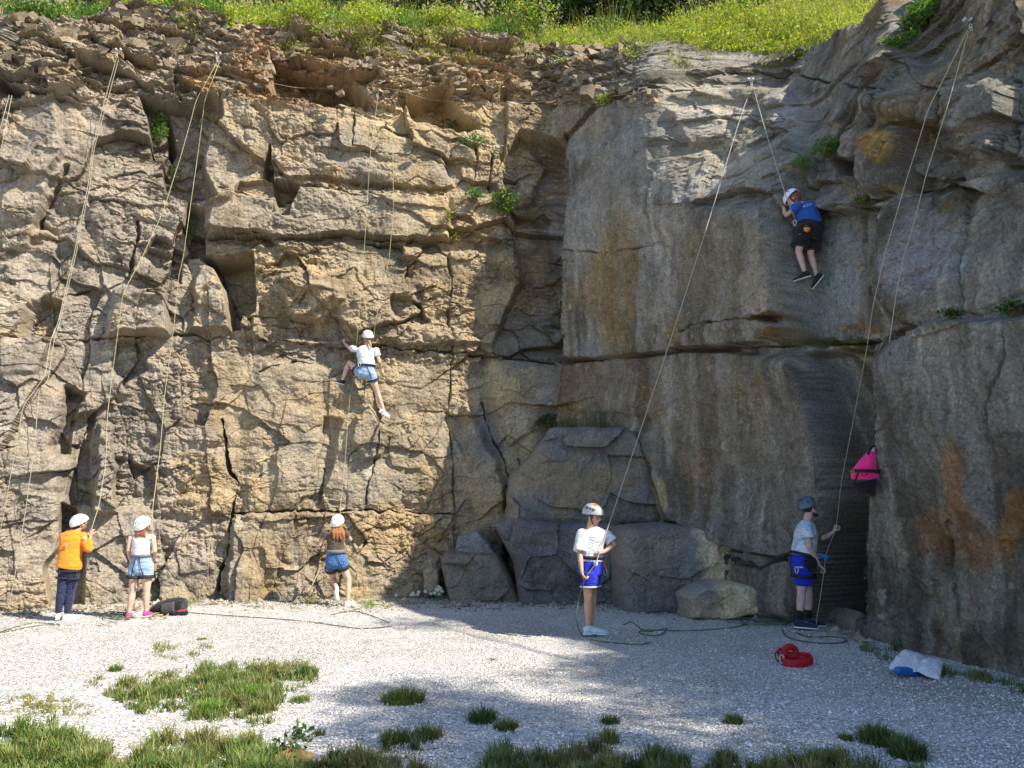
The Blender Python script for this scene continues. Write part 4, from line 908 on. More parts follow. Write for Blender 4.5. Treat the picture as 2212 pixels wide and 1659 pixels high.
M = dict(
 skinA=skin_mat('skin_fair', (.60, .37, .27)), skinB=skin_mat('skin_warm', (.52, .30, .20)), skinC=skin_mat('skin_pale', (.56, .38, .33)),
 orange=cloth_mat('orange_fabric', (.85, .25, .025)), navy=cloth_mat('navy_fabric', (.025, .03, .075)), white=cloth_mat('white_fabric', (.74, .74, .78)),
 tank=cloth_mat('white_ribbed_fabric', (.70, .69, .70)), lden=cloth_mat('light_denim', (.27, .38, .52), var=.25), bden=cloth_mat('blue_denim', (.06, .14, .32), var=.25),
 brown=cloth_mat('brown_fabric', (.105, .075, .048), var=.25), royal=cloth_mat('royal_fabric', (.02, .035, .45)), blue=cloth_mat('blue_fabric', (.025, .10, .42)), black=cloth_mat('black_fabric', (.014, .014, .016)),
 web=simple('black_webbing', (.02, .02, .024), .7, .3, .3, 80, .3, .002), grey=simple('grey_webbing', (.14, .15, .16), .7, .3), metal=simple('metal', (.55, .56, .58), .3, .6, .1), 
 hwhite=simple('white_helmet_shell', (.80, .80, .81), .35, .5, .04, 8, .05, .004), hgrey=simple('grey_helmet_shell', (.42, .42, .42), .4, .5, .05, 8, .05), hblue=simple('slate_helmet_shell', (.075, .11, .16), .4, .5, .1, 8, .05),
 horange=simple('orange_plate', (.75, .16, .02), .4, .5, .06), vent=simple('flat_black', (.02, .02, .022), .8, .2), ink=simple('black_print', (.02, .02, .025), .6, .2),
 ginger=None, pinkshoe=cloth_mat('pink_canvas', (.62, .06, .25)), wshoe=cloth_mat('white_leather', (.72, .71, .69), .5, .2), sole=simple('white_rubber', (.7, .69, .66), .6, .3), bshoe=cloth_mat('black_canvas', (.02, .022, .03)), nshoe=cloth_mat('navy_canvas', (.03, .035, .07)), lshoe=cloth_mat('pale_blue_mesh', (.52, .60, .63), .7, .2),
 gear=simple('orange_gear', (.75, .25, .04), .5, .4), teal=simple('pale_blue_print', (.45, .62, .8), .6, .2), eye=simple('eye_dark', (.02, .015, .01), .2, .6), lips=simple('lips', (.45, .18, .15), .5, .3),
 blueg=simple('blue_device', (.02, .18, .55), .3, .6, .2), swoosh=simple('teal_print', (.01, .10, .16), .5, .3))
def hair_mat(name, c):
    m, nt, b = mat_new(name, .5, .4); v = coords(nt, (60, 60, 8)); n = noise(nt, 1, 4, v, .7, 1.)
    nt.links.new(mix(nt, tuple(x * .45 for x in c), tuple(min(1, x * 1.5) for x in c), ramp(nt, n, [(.3, 0), (.7, 1)])), b.inputs['Base Color']); bump(nt, b, n, .9, .01); return m
M['ginger'] = hair_mat('ginger_hair', (.30, .12, .04)); M['auburn'] = hair_mat('auburn_hair', (.20, .075, .04)); M['bhair'] = hair_mat('brown_hair', (.10, .055, .03)); M['dhair'] = hair_mat('dark_hair', (.03, .02, .015)); M['blond'] = hair_mat('light_brown_hair', (.32, .19, .09))
# patterned tee of the bearded man
m, nt, b = mat_new('printed_tee', .85, .15); v = coords(nt); vo = N(nt, 'TexVoronoi', Scale=34.); nt.links.new(v, vo.inputs['Vector'])
base_ = mix(nt, (.60, .66, .70), (.26, .42, .62), ramp(nt, noise(nt, 11, 3, v), [(.45, 0), (.62, .8)])); nt.links.new(mix(nt, (.05, .06, .09), base_, ramp(nt, vo.outputs['Distance'], [(.17, 0), (.26, 1)])), b.inputs['Base Color'])
bump(nt, b, noise(nt, 7, 3, v, .5, 1.2), .8, .03); M['print'] = m

def V_(a): return np.array(a, float)
def hand(wr, d, nrm, s, curl=.5, thumb=1):
    """palm + four fingers + thumb; d: pointing direction, nrm: palm normal (fingers curl towards it)"""
    d = unit(V_(d)); nrm = unit(V_(nrm) - d * (V_(nrm) @ d)); w_ = np.cross(d, nrm); out = []
    out.append(ring_solid([wr, wr + d * .03 * s, wr + d * .075 * s, wr + d * .088 * s], [(.021 * s, .016 * s), (.030 * s, .014 * s), (.036 * s, .012 * s), (.034 * s, .010 * s)], w_, 10, (1, 1)))
    for i, (o, l) in enumerate([(-.027, .062), (-.009, .072), (.009, .067), (.026, .052)]):
        p = wr + d * .082 * s + w_ * o * s; a = curl * (1 + .12 * i)
        d1 = unit(d * math.cos(a) + nrm * math.sin(a)); d2 = unit(d * math.cos(2.1 * a) + nrm * math.sin(2.1 * a)); d3 = unit(d * math.cos(2.9 * a) + nrm * math.sin(2.9 * a))
        q = p + d1 * l * .45 * s; q2 = q + d2 * l * .35 * s
        out.append(limb((p - d * .01 * s, .0092 * s), (q, .0086 * s), (q2, .008 * s), (q2 + d3 * l * .25 * s, .007 * s)))
    b_ = wr + d * .025 * s - w_ * .024 * s * thumb; e = unit(d * .6 - w_ * .7 * thumb + nrm * .4)
    out.append(limb((b_, .012 * s), (b_ + e * .033 * s, .0105 * s), (b_ + e * .05 * s + unit(d + nrm * .4) * .018 * s, .0085 * s)))
    return out
def frame(look):
    f = unit(V_(look)); r = unit(np.cross(f, [0, 0, 1])); u = np.cross(r, f); return f, r, u
def head_parts(c, look, s, beard=False):
    f, r, u = frame(look); c = V_(c); X, Y, Z = r, f, u
    P = [ell(c + u * .012 * s, (.072 * s, .088 * s, .092 * s), X, Y, Z), ell(c + f * .022 * s - u * .045 * s, (.053 * s, .058 * s, .062 * s), X, Y, Z),
         ell(c + f * .055 * s - u * .088 * s, (.026 * s, .026 * s, .022 * s), X, Y, Z),
         ring_solid([c + f * .082 * s + u * .008 * s, c + f * .098 * s - u * .022 * s, c + f * .088 * s - u * .036 * s], [.009 * s, .014 * s, .012 * s], r, 8, (1, 1)),
         ell(c + f * .078 * s - u * .056 * s, (.022 * s, .012 * s, .009 * s), X, Y, Z), ell(c + f * .072 * s + u * .022 * s, (.045 * s, .014 * s, .012 * s), X, Y, Z),
         ell(c + f * .066 * s - u * .028 * s + r * .035 * s, (.018 * s, .018 * s, .018 * s), X, Y, Z), ell(c + f * .066 * s - u * .028 * s - r * .035 * s, (.018 * s, .018 * s, .018 * s), X, Y, Z)]
    for q in (-1, 1): P.append(ell(c + r * .075 * s * q - f * .004 * s - u * .02 * s, (.012 * s, .020 * s, .031 * s), X, Y, Z))
    return P
def helmet(parent, c, look, s, mat, vents=True, wmul=1.0, plate=None):
    f, r, u = frame(look); c = V_(c) + u * .012 * s
    th = np.linspace(0, 1, 20)[:, None]; ph = np.linspace(0, 2 * math.pi, 57)[:-1][None]
    lim = R(96) + R(9) * -np.cos(ph - math.pi / 2) * 1.0          # lower at the back
    t = th * lim
    rx, ry, rz = .106 * s * wmul, .128 * s, .112 * s
    rid = 1 + .022 * np.cos(ph * 6) * np.sin(t * 1.5) ** 2 + .03 * sstep(.9, 1, th)
    L_ = np.stack([rx * np.sin(t) * np.cos(ph) * rid, ry * np.sin(t) * np.sin(ph) * rid - .006 * s, rz * np.cos(t) * rid + 0 * ph], -1)
    out = L_.reshape(-1, 3); inn = (L_ * .93).reshape(-1, 3); n, k = 20, 56; i = np.arange(n * k).reshape(n, k); j = np.roll(i, -1, 1); o = n * k
    F_ = np.stack([i[:-1], i[1:], j[1:], j[:-1]], -1).reshape(-1, 4); F2 = F_[:, ::-1] + o; F3 = np.stack([i[-1], i[-1] + o, j[-1] + o, j[-1]], -1)
    B_ = np.array([r, f, u]); W = np.r_[out, inn] @ B_ + c
    h = mesh_obj('helmet', W, np.r_[F_, F2, F3], mat, parent)
    if vents:
        for a, e_ in [(20, 48), (160, 48), (60, 40), (120, 40), (240, 50), (300, 50), (200, 62), (340, 62), (270, 38)]:
            a, e_ = R(a), R(e_); nn = V_([math.sin(e_) * math.cos(a), math.sin(e_) * math.sin(a), math.cos(e_)]); p = nn * [rx, ry, rz] * 1.005; p[1] -= .006 * s
            N_ = unit(nn / [rx, ry, rz]); T1 = unit(np.cross([0, 0, 1], N_)); T2 = np.cross(N_, T1)
            fuse('vent', [ell(p @ B_ + c, (.007 * s, .020 * s, .003 * s), T1 @ B_, T2 @ B_, N_ @ B_, 7)], M['vent'], h, 0)  # dark ellipse painted for the shade inside an open vent slot
    if plate: plate(h, c, B_, rx, ry, rz)
    # webbing strap under the chin
    pts = []
    for a in np.linspace(-100, 100, 13): pts.append(c + (V_([math.sin(R(a)) * .082 * s, .012 * s + .05 * s * math.cos(R(a)) * .7, -.012 * s - .105 * s * math.cos(R(a)) * 1.0 if abs(a) < 90 else .01 * s])) @ B_)
    st_ = [tube_arr(pts, .0045 * s, 5, (.02, .02, .02))]; mesh_obj('chin_strap', st_[0][0], st_[0][1], M['web'], h)
    return h
def shoe(parent, an, d, s, mat, sole=None, up=(0, 0, 1), L=.235, laces=False):
    d = unit(V_(d)); up = unit(V_(up) - d * (V_(up) @ d)); sd = np.cross(d, up); h = V_(an) - up * .062 * s - d * .055 * s
    L = L * s; pr = [(0, .026, .034), (.12, .032, .038), (.35, .032, .040), (.6, .040, .032), (.8, .044, .024), (.95, .034, .018), (1., .022, .012)]
    P = [ring_solid([h + d * L * a + up * (c - .012) * s for a, w_, c in pr], [(w_ * s, c * s) for a, w_, c in pr], sd, 14, (0, 0)),
         ring_solid([V_(an) + up * .012 * s, V_(an) - up * .04 * s], [(.036 * s, .040 * s), (.034 * s, .05 * s)], d, 12)]
    o = fuse('shoe', P, mat, parent, .006, 2)
    q = [(-.02, .024), (.1, .034), (.35, .034), (.6, .042), (.8, .046), (.96, .036), (1.03, .02)]
    fuse('sole', [ring_solid([h + d * L * a - up * .010 * s for a, w_ in q], [(w_ * s, .011 * s) for a, w_ in q], sd, 12)], sole or M['sole'], o, .005, 1)
    if laces:
        for a in (.38, .48, .58):
            p = h + d * L * a + up * .058 * s * (1.35 - a); A = tube_arr([p - sd * .03 * s, p + up * .006 * s, p + sd * .03 * s], .004 * s, 4); mesh_obj('lace', A[0], A[1], M['sole'], o)
    return o
def band(name, c, ax, sd, ra, rb, hgt, thick, mat, parent, k=40):
    """a flat strap loop round an ellipse (waist belt, leg loop)"""
    ax = unit(V_(ax)); sd = unit(V_(sd) - ax * (V_(sd) @ ax)); fw = np.cross(ax, sd); a = np.arange(k) * 2 * math.pi / k; rings = []
    for (dr, dz) in [(0, -.5), (1, -.5), (1, .5), (0, .5)]:
        rings.append(V_(c) + np.cos(a)[:, None] * sd * (ra + dr * thick) + np.sin(a)[:, None] * fw * (rb + dr * thick) + ax * hgt * dz)
    V = np.concatenate(rings); i = np.arange(4 * k).reshape(4, k); F_ = []
    for q in range(4): A, B_ = i[q], i[(q + 1) % 4]; F_.append(np.stack([A, np.roll(A, -1), np.roll(B_, -1), B_], -1))
    return mesh_obj(name, V, np.concatenate(F_), mat, parent)
def strap(name, pts, mat, parent, r=.008, flat=.4):
    v, f = ring_solid(pts, [(r, r * flat)] * len(pts), (1, .1, 0), 8); return mesh_obj(name, v, f, mat, parent)
def carabiner(parent, c, s, mat, name='carabiner', tilt=0., up=(0, 0, 1)):
    t = np.linspace(0, 2 * math.pi, 21); ca, sa = math.cos(tilt), math.sin(tilt); x = .02 * np.cos(t) * (1 + .25 * np.sin(t)) * s; z = .042 * np.sin(t) * s
    P = V_(c) + np.c_[x * ca - z * sa, 0 * t - .004 * np.sin(2 * t), x * sa + z * ca]; A = tube_arr(P, .0055 * s, 6); return mesh_obj(name, A[0], A[1], mat, parent)
def harness(parent, pel, waist, side, fwd, s, hips, rw, mat, wide=.035, loops=True, leg=None):
    ax = unit(V_(waist) - V_(pel)); h = band('harness', V_(waist), ax, side, rw[0], rw[1], wide * s, .012 * s, mat, parent)
    if loops:
        for (hp, kn, r) in hips:
            a2 = unit(V_(kn) - V_(hp)); band('leg_loop', V_(hp) + (V_(kn) - V_(hp)) * .30, a2, side, r, r * 1.05, wide * .9 * s, .010 * s, mat, h)
    f = unit(V_(fwd)); sd = unit(V_(side))
    for q in (-1, 1):
        p0 = V_(waist) - f * (rw[1] + .008 * s) + sd * .015 * q * s
        hp, kn, r = hips[0 if q < 0 else 1]; p2 = V_(hp) + (V_(kn) - V_(hp)) * .28 - f * (r * 1.0); pm = (p0 + p2) / 2 - f * .02 * s
        strap('riser', [p0, pm, p2], mat, h, .007 * s)
    return h
def hairlock(parent, pts, rads, mat, name='hair', voxel=.008):
    return fuse(name, [ring_solid(pts, rads, (1, .1, 0), 12, (1, 1))], mat, parent, voxel, 2)
# ================================================================ the seven people, joint by joint from where the photograph shows them
def person_at(Y, conv):
    """returns J(t) for pixel pairs in a local zoom frame, with optional depth shift"""
    ku, kv, sc = conv
    def J(x, y, dy=0.): return V_(at(ku + sc * x, kv + sc * y, Y + dy))
    return J
def leg(hip, kn, an, rt, s=1.):
    mid = (kn + an) / 2 * .35 + kn * .0 + (kn * .65 * 1.0)  # calf bulge sits high
    calf = kn + (an - kn) * .30
    return [limb((hip, rt * .9), (hip + (kn - hip) * .5, rt * .84), (kn, .050 * s), (calf, .052 * s), (kn + (an - kn) * .65, .040 * s), (an, .030 * s), (an + (an - kn) * .04, .030 * s))]
def arm(sh, el, wr, s=1., r0=.044):
    return [limb((sh, r0 * s), (sh + (el - sh) * .5, .038 * s), (el, .033 * s), (el + (wr - el) * .3, .034 * s), (wr, .021 * s))]
# ---- 1 child in the orange jacket, belaying
J = person_at(depth_row(1341), (88.5, 1088.3, .16)); s = .92
p = empty('person', on_ground(145, 1341)); tag(p, 'child in a bright orange jacket and dark leggings', 'person', 'climbers and belayers')
hd = J(525, 262, .05); look = (.45, .75, .35); nk = J(478, 345, .02); shL, shR = J(325, 440, .02), J(560, 440, .06); pel = J(375, 880); ch = J(425, 500, .03); wa = J(390, 720)
hpL, hpR = J(320, 930), J(440, 930, .03); knL, knR = J(275, 1180, -.02), J(400, 1190, .03); anL, anR = J(232, 1490), J(350, 1500, .02)
elR, wrR = J(648, 610, -.02), J(668, 430, .05); elL, wrL = J(590, 600, .22), J(655, 480, .22); rside = (1, .25, 0); fw = (.25, 1, 0)
body = head_parts(hd, look, s * 1.02) + [ring_solid([J(478, 360, .02), hd - V_([0, 0, .06])], [.045, .046], rside, 12, (1, 1)), ring_solid([pel, wa, ch], [(.12, .09), (.11, .085), (.13, .09)], rside, 14, (1, 1))]
body += leg(hpL, knL, anL, .072, s) + leg(hpR, knR, anR, .072, s) + arm(shR, elR, wrR, s) + arm(shL, elL, wrL, s) + hand(wrR, (.05, .1, 1), (0, 1, 0), s, .9) + hand(wrL, (.1, -.1, 1), (0, -.3, -.2), s, .9)
fuse('body', body, M['skinB'], p, .0065, 2)
jk = [ring_solid([J(372, 868), J(380, 840), wa, J(405, 600, .02), J(430, 480, .03), J(445, 400, .03), J(475, 345, .02)], [(.165, .125), (.168, .125), (.148, .11), (.155, .112), (.165, .115), (.12, .09), (.06, .06)], rside, 18)]
jk += [ring_solid([shR - V_([.02, 0, 0]), shR + (elR - shR) * .5, elR], [.062, .058, .052], (0, 1, 0), 14, (1, 1)), ring_solid([elR, elR + (wrR - elR) * .5, elR + (wrR - elR) * .72], [.052, .048, .042], (1, 0, 0), 14, (1, 0)),
       ring_solid([shL, (shL + elL) / 2 + V_([.03, .05, 0]), elL], [.06, .056, .05], (0, 1, 0), 12, (1, 1)), ring_solid([elL, elL + (wrL - elL) * .6], [.05, .042], (1, 0, 0), 12, (1, 0)), ell(shR, (.07, .07, .06)), ell(shL, (.07, .07, .06))]
jo = fuse('jacket', jk, M['orange'], p, .008, 3)
fuse('sleeve_patch', [ell(J(590, 465, -.03), (.022, .018, .022))], M['white'], jo, 0)
fuse('back_print', [ell(J(340, 560, -.125), (.030, .008, .030))], simple('faded_print', (.62, .30, .15), .8), jo, 0)
fuse('leggings', [ring_solid([J(372, 850), pel, J(378, 930)], [(.135, .10), (.138, .105), (.12, .10)], rside, 16, (0, 1))] + [ring_solid([a + V_([0, 0, .05]), a + (b_ - a) * .5, b_, b_ + (c_ - b_) * .3, c_ + (b_ - c_) * .08], [.083, .073, .058, .058, .042], (1, 0, 0), 14, (1, 0)) for a, b_, c_ in ((hpL, knL, anL), (hpR, knR, anR))], M['navy'], p, .007, 2)
fuse('hair', [ell(hd - V_([.04, .01, .03]), (.078, .085, .088)), ring_solid([hd + V_([-.05, 0, -.05]), J(400, 330, 0), J(390, 380, -.03)], [.04, .035, .02], (1, 0, 0), 10, (1, 1))], M['dhair'], p, .008, 2)
helmet(p, hd + V_([0, 0, .01]), look, s * 1.08, M['hwhite'])
hz = harness(p, pel, J(372, 905), rside, fw, 1, [(hpL, knL, .09), (hpR, knR, .09)], (.14, .112), M['web'], .028)
strap('gear_loop', [J(520, 900, -.05), J(535, 1000, -.07), J(500, 1060, -.06), J(465, 1010, -.06), J(490, 920, -.05)], M['web'], hz, .007)
shoe(p, anL, (-.35, .9, 0), s, M['wshoe']); shoe(p, anR, (.55, .8, 0), s, M['wshoe'])
ORANGE_HAND = wrR + V_([.01, -.01, .08])
# ---- 2 girl in the white tank top
J = person_at(depth_row(1338), (88.5, 1088.3, .16)); s = .92
p = empty('person', on_ground(300, 1338)); tag(p, 'girl in a white tank top and pink shoes', 'person', 'climbers and belayers')
hd = J(1375, 290, .04); look = (.25, .8, .62); rside = (1, 0, 0); fw = (0, 1, 0)
shL, shR = J(1212, 455), J(1512, 450); elL, elR = J(1182, 630, -.02), J(1538, 640, -.02); wrL, wrR = J(1200, 745, .16), J(1525, 760, .16); pel = J(1350, 880); wa = J(1358, 690); ch = J(1362, 520)
hpL, hpR = J(1275, 900), J(1432, 905); knL, knR = J(1235, 1200), J(1425, 1180); anL, anR = J(1188, 1480), J(1420, 1455, .03)
fuse('body', head_parts(hd, look, s) + [ring_solid([J(1365, 425), J(1368, 340, .02)], [.046, .045], rside, 12, (1, 1)), ring_solid([pel, wa, ch, J(1362, 440), J(1362, 410)], [(.11, .08), (.10, .07), (.125, .085), (.13, .07), (.06, .05)], rside, 16, (1, 1))]
     + leg(hpL, knL, anL, .078, s) + leg(hpR, knR, anR, .078, s) + arm(shL, elL, wrL, s, .042) + arm(shR, elR, wrR, s, .042) + hand(wrL, (.3, .8, 0), (1, 0, 0), s, .6) + hand(wrR, (-.3, .8, 0), (-1, 0, 0), s, .6, -1), M['skinA'], p, .0065, 2)
tk = fuse('tank_top', [ring_solid([J(1356, 730), J(1358, 690), J(1358, 620), ch, J(1362, 470)], [(.138, .105), (.132, .098), (.128, .094), (.140, .10), (.125, .092)], rside, 20)]
     + [ring_solid([J(x1, 480, -.05), J(x2, 425, 0), J(x1, 480, .05)], [(.024, .018)] * 3, (1, 0, 0), 8) for x1, x2 in ((1262, 1252), (1465, 1472))], M['tank'], p, .007, 2)
fuse('shorts', [ring_solid([J(1356, 700), J(1354, 780), pel, J(1350, 915)], [(.128, .10), (.148, .112), (.155, .118), (.14, .11)], rside, 18, (0, 0))] + [ring_solid([a + V_([0, 0, .06]), a + (b_ - a) * .22], [.092, .094], (1, 0, 0), 16, (1, 0)) for a, b_ in ((hpL, knL), (hpR, knR))] + [ell((hpL + hpR) / 2, (.12, .11, .075))], M['lden'], p, .007, 3)
fuse('hair', [ell(hd - V_([-.0, .015, .02]), (.083, .082, .088))] + [ring_solid([hd + V_([x, -.045, -.06]), J(1360 + x * 900, 415, -.06), J(1365 + x * 1100, 450, -.065)], [(.032, .02), (.026, .018), (.012, .01)], (1, 0, 0), 8, (1, 1)) for x in (-.065, -.03, .0, .035)], M['auburn'], p, .007, 1)
helmet(p, hd + V_([0, 0, .012]), look, s * 1.10, M['hwhite'])
hz = harness(p, pel, J(1358, 700), rside, fw, 1, [(hpL, knL, .098), (hpR, knR, .098)], (.137, .108), M['grey'], .042)
for o_ in hz.children: o_.data.materials.clear(); o_.data.materials.append(M['web'])
strap('strap_tail', [J(1520, 880, .02), J(1540, 960, 0), J(1545, 1040, .02)], M['web'], hz, .010); carabiner(hz, J(1532, 860, 0), 1, M['gear'])
shoe(p, anL - V_([0, 0, 0]), (-.35, .8, 0), s, M['pinkshoe']); shoe(p, anR, (.1, 1, 0), s, M['pinkshoe'])
TANK_HAND = J(1500, 700, .25)
# ---- 3 girl in the brown shirt, bending a leg at the foot of the wall
YB = depth_row(1309); J = person_at(YB, (637.1, 1088.3, .144)); s = .95
p = empty('person', on_ground(748, 1309)); tag(p, 'girl with long ginger hair and a brown shirt', 'person', 'climbers and belayers')
hd = J(640, 285, .04); look = (.15, .85, .5); rside = (1, 0, 0); fw = (0, 1, 0)
shL, shR = J(462, 440), J(760, 440); elL, elR = J(375, 620, .02), J(835, 535, .10); wrL, wrR = J(398, 470, .18), J(770, 480, .28); pel = J(605, 880); wa = J(610, 690); ch = J(610, 530)
hpL, hpR = J(540, 900), J(700, 905); knL, knR = J(575, 1120, .22), J(805, 1130, .03); anL, anR = J(628, 1290, -.06), J(790, 1465, 0)
fuse('body', head_parts(hd, look, s) + [ring_solid([J(620, 430), J(630, 340, .02)], [.046, .045], rside, 12, (1, 1)), ring_solid([pel, wa, ch, J(612, 440)], [(.11, .085), (.10, .07), (.13, .09), (.12, .07)], rside, 16, (1, 1))]
     + leg(hpL, knL, anL, .08, s) + leg(hpR, knR, anR, .08, s) + arm(shL, elL, wrL, s) + arm(shR, elR, wrR, s) + hand(wrL, (.1, .5, 1), (1, .3, 0), s, .7) + hand(wrR, (-.4, .6, .6), (-1, 0, 0), s, .7, -1), M['skinA'], p, .0065, 2)
fuse('shirt', [ring_solid([J(610, 735), wa, J(610, 600), ch, J(612, 450), J(615, 410)], [(.150, .112), (.145, .105), (.142, .102), (.152, .105), (.145, .09), (.075, .06)], rside, 20)]
     + [ring_solid([a, a + (b_ - a) * .45], [.058, .056], (0, 1, 0), 12, (1, 0)) for a, b_ in ((shL, elL), (shR, elR))], M['brown'], p, .007, 2)
fuse('shorts', [ring_solid([J(610, 720), J(606, 800), pel, J(605, 920)], [(.135, .105), (.155, .12), (.165, .13), (.15, .12)], rside, 18)] + [ring_solid([a + V_([0, 0, .06]), a + (b_ - a) * .30], [.096, .097], (1, 0, 0), 16, (1, 0)) for a, b_ in ((hpL, knL), (hpR, knR))] + [ell((hpL + hpR) / 2, (.13, .12, .08))], M['bden'], p, .007, 3)
fuse('hair', [ell(hd - V_([0, .012, .02]), (.083, .082, .09))] + [ring_solid([hd + V_([x, -.05, -.06]), J(650 + x * 1300, 440, -.10), J(660 + x * 1500, 540 - abs(x) * 300, -.11)], [(.036, .022), (.036, .022), (.014, .01)], (1, 0, 0), 8, (1, 1)) for x in (-.05, -.015, .02, .055)], M['ginger'], p, .007, 1)
helmet(p, hd + V_([0, 0, .012]), look, s * 1.08, M['hwhite'])
hz = harness(p, pel, J(610, 715), rside, fw, 1, [(hpL, knL, .100), (hpR, knR, .100)], (.148, .118), M['grey'], .06)
for o_ in hz.children: o_.data.materials.clear(); o_.data.materials.append(M['web'])
fuse('foot', [ring_solid([anL + V_([0, 0, .03]), anL - V_([0, .02, .05]), anL + V_([.01, 0, -.15]), anL + V_([.01, .03, -.19])], [(.032, .036), (.036, .04), (.040, .026), (.03, .014)], (1, 0, 0), 12, (1, 1))], M['wshoe'], p, .006, 2)
shoe(p, anR, (.45, .5, 0), s, M['wshoe'])
BROWN_HAND = J(700, 560, .3)
# ---- 4 climber in the white tee, half way up the sunny wall
YC = float(np.median([rockY(u_, v_, 1) for u_ in range(745, 830, 8) for v_ in range(740, 880, 10)])) - .28; J = person_at(YC, (690.1, 690.1, .144)); s = .94
p = empty('person', J(700, 780)); tag(p, 'climber in a white shirt halfway up the sunlit wall', 'person', 'climbers and belayers')
hd = J(722, 268, .02); look = (-.25, .8, .25); rside = (.97, 0, -.1); fw = (0, 1, 0)
shL, shR = J(525, 445), J(850, 465); elL, elR = J(440, 425, .14), J(900, 640, .02); wrL, wrR = J(368, 345, .22), J(925, 740, .20); pel = J(705, 830); wa = J(705, 680); ch = J(690, 520)
hpL, hpR = J(620, 800), J(775, 830); knL, knR = J(440, 640, .12), J(868, 1090, .10); anL, anR = J(345, 915, .12), J(958, 1355, .16)
fuse('body', head_parts(hd, look, s) + [ring_solid([J(700, 420), hd - V_([0, 0, .06])], [.045, .045], rside, 12, (1, 1)), ring_solid([pel, wa, ch, J(690, 440)], [(.105, .08), (.10, .075), (.13, .09), (.11, .07)], rside, 16, (1, 1))]
     + leg(hpL, knL, anL, .08, s) + leg(hpR, knR, anR, .08, s) + arm(shL, elL, wrL, s) + arm(shR, elR, wrR, s) + hand(wrL, (-.3, .5, 1), (.4, 1, 0), s, .5) + hand(wrR, (.3, .5, -.6), (-.6, .5, 0), s, .6, -1), M['skinA'], p, .0065, 2)
fuse('t_shirt', [ring_solid([J(715, 705), J(710, 660), J(695, 580), ch, J(690, 440), J(695, 400)], [(.148, .115), (.150, .112), (.150, .108), (.165, .112), (.155, .095), (.08, .06)], rside, 20)]
     + [ring_solid([a, a + (b_ - a) * .48], [.060, .060], (0, 0, 1), 12, (1, 0)) for a, b_ in ((shL, elL), (shR, elR))], M['white'], p, .007, 3)
fuse('shorts', [ring_solid([J(712, 700), J(705, 770), pel, J(710, 860)], [(.135, .105), (.150, .118), (.152, .12), (.14, .11)], rside, 18)] + [ring_solid([a - (b_ - a) * .1, a + (b_ - a) * f_], [.095, .093], (1, 0, 0), 16, (1, 0)) for a, b_, f_ in ((hpL, knL, .42), (hpR, knR, .42))] + [ell((hpL + hpR) / 2 - V_([0, 0, .02]), (.12, .12, .085))], M['lden'], p, .007, 3)
fuse('hair', [ell(hd - V_([0, .008, .02]), (.082, .082, .088)), ring_solid([hd + V_([.03, -.05, -.06]), J(765, 380, -.10), J(775, 455, -.115)], [(.03, .02), (.024, .018), (.008, .008)], (1, 0, 0), 10, (1, 1))], M['blond'], p, .007, 1)
helmet(p, hd + V_([0, 0, .012]), look, s * 1.06, M['hwhite'])
hz = harness(p, pel, J(712, 695), rside, fw, 1, [(hpL, knL, .102), (hpR, knR, .102)], (.144, .114), M['web'], .035)
carabiner(hz, J(600, 680, -.1), 1, M['metal']); carabiner(hz, J(560, 740, -.06), 1, M['gear'], 'quickdraw', .5); carabiner(hz, J(500, 690, 0), 1, M['metal'], 'quickdraw', .2)
shoe(p, anL, (-.9, .3, .25), s, M['bshoe'], up=(.2, 0, 1)); shoe(p, anR, (.75, .25, -.45), s, M['wshoe'], up=(.5, 0, 1))
CLIMB_TIE = J(540, 700, .18); CJ = J
# ---- 5 boy in the white tee and royal blue shorts, belaying
YD = depth_row(1374); J = person_at(YD, (1185.6, 1061.8, .2026)); s = 1.0
p = empty('person', on_ground(1278, 1374)); tag(p, 'boy in a plain white shirt and royal blue shorts, hand on hip', 'person', 'climbers and belayers')
hd = J(480, 262, .0); look = (.74, -.62, -.22); rside = (.55, -.83, 0); fw = (.83, .55, 0)
shR_, shL_ = J(345, 465, -.06), J(610, 462, .06); elR_, elL_ = J(330, 670, -.14), J(700, 572, .02); wrR_, wrL_ = J(352, 860, -.24), J(575, 650, -.10); pel = J(445, 850); wa = J(450, 700); ch = J(468, 520)
hpR_, hpL_ = J(430, 900, -.07), J(462, 900, .08); knR_, knL_ = J(420, 1165, -.06), J(462, 1150, .10); anR_, anL_ = J(425, 1440, -.04), J(450, 1430, .10)
fuse('body', head_parts(hd, look, s) + [ring_solid([J(440, 410), J(455, 330)], [.05, .05], rside, 12, (1, 1)), ring_solid([pel, wa, ch, J(470, 440)], [(.13, .1), (.12, .085), (.14, .095), (.13, .07)], (1, 0, 0), 16, (1, 1))]
     + leg(hpR_, knR_, anR_, .082, s * 1.05) + leg(hpL_, knL_, anL_, .08, s * 1.05) + arm(shR_, elR_, wrR_, s) + arm(shL_, elL_, wrL_, s) + hand(wrR_, (.35, .1, -.9), (.9, -.1, 0), s, .85, -1) + hand(wrL_, (-.95, -.1, .1), (0, .6, -.8), s, .45), M['skinB'], p, .0065, 2)
bs_ = fuse('t_shirt', [ring_solid([J(448, 695), J(450, 640), J(455, 560), J(468, 480), J(470, 430), J(455, 385)], [(.155, .115), (.150, .112), (.150, .11), (.17, .115), (.155, .095), (.075, .06)], (1, -.2, 0), 20)]
     + [ring_solid([shR_ + V_([.01, 0, .01]), shR_ + (elR_ - shR_) * .85], [.072, .085], (1, 0, 0), 14, (1, 0)), ring_solid([shL_, shL_ + (elL_ - shL_) * .70], [.07, .078], (0, 0, 1), 14, (1, 0))], M['white'], p, .007, 3)
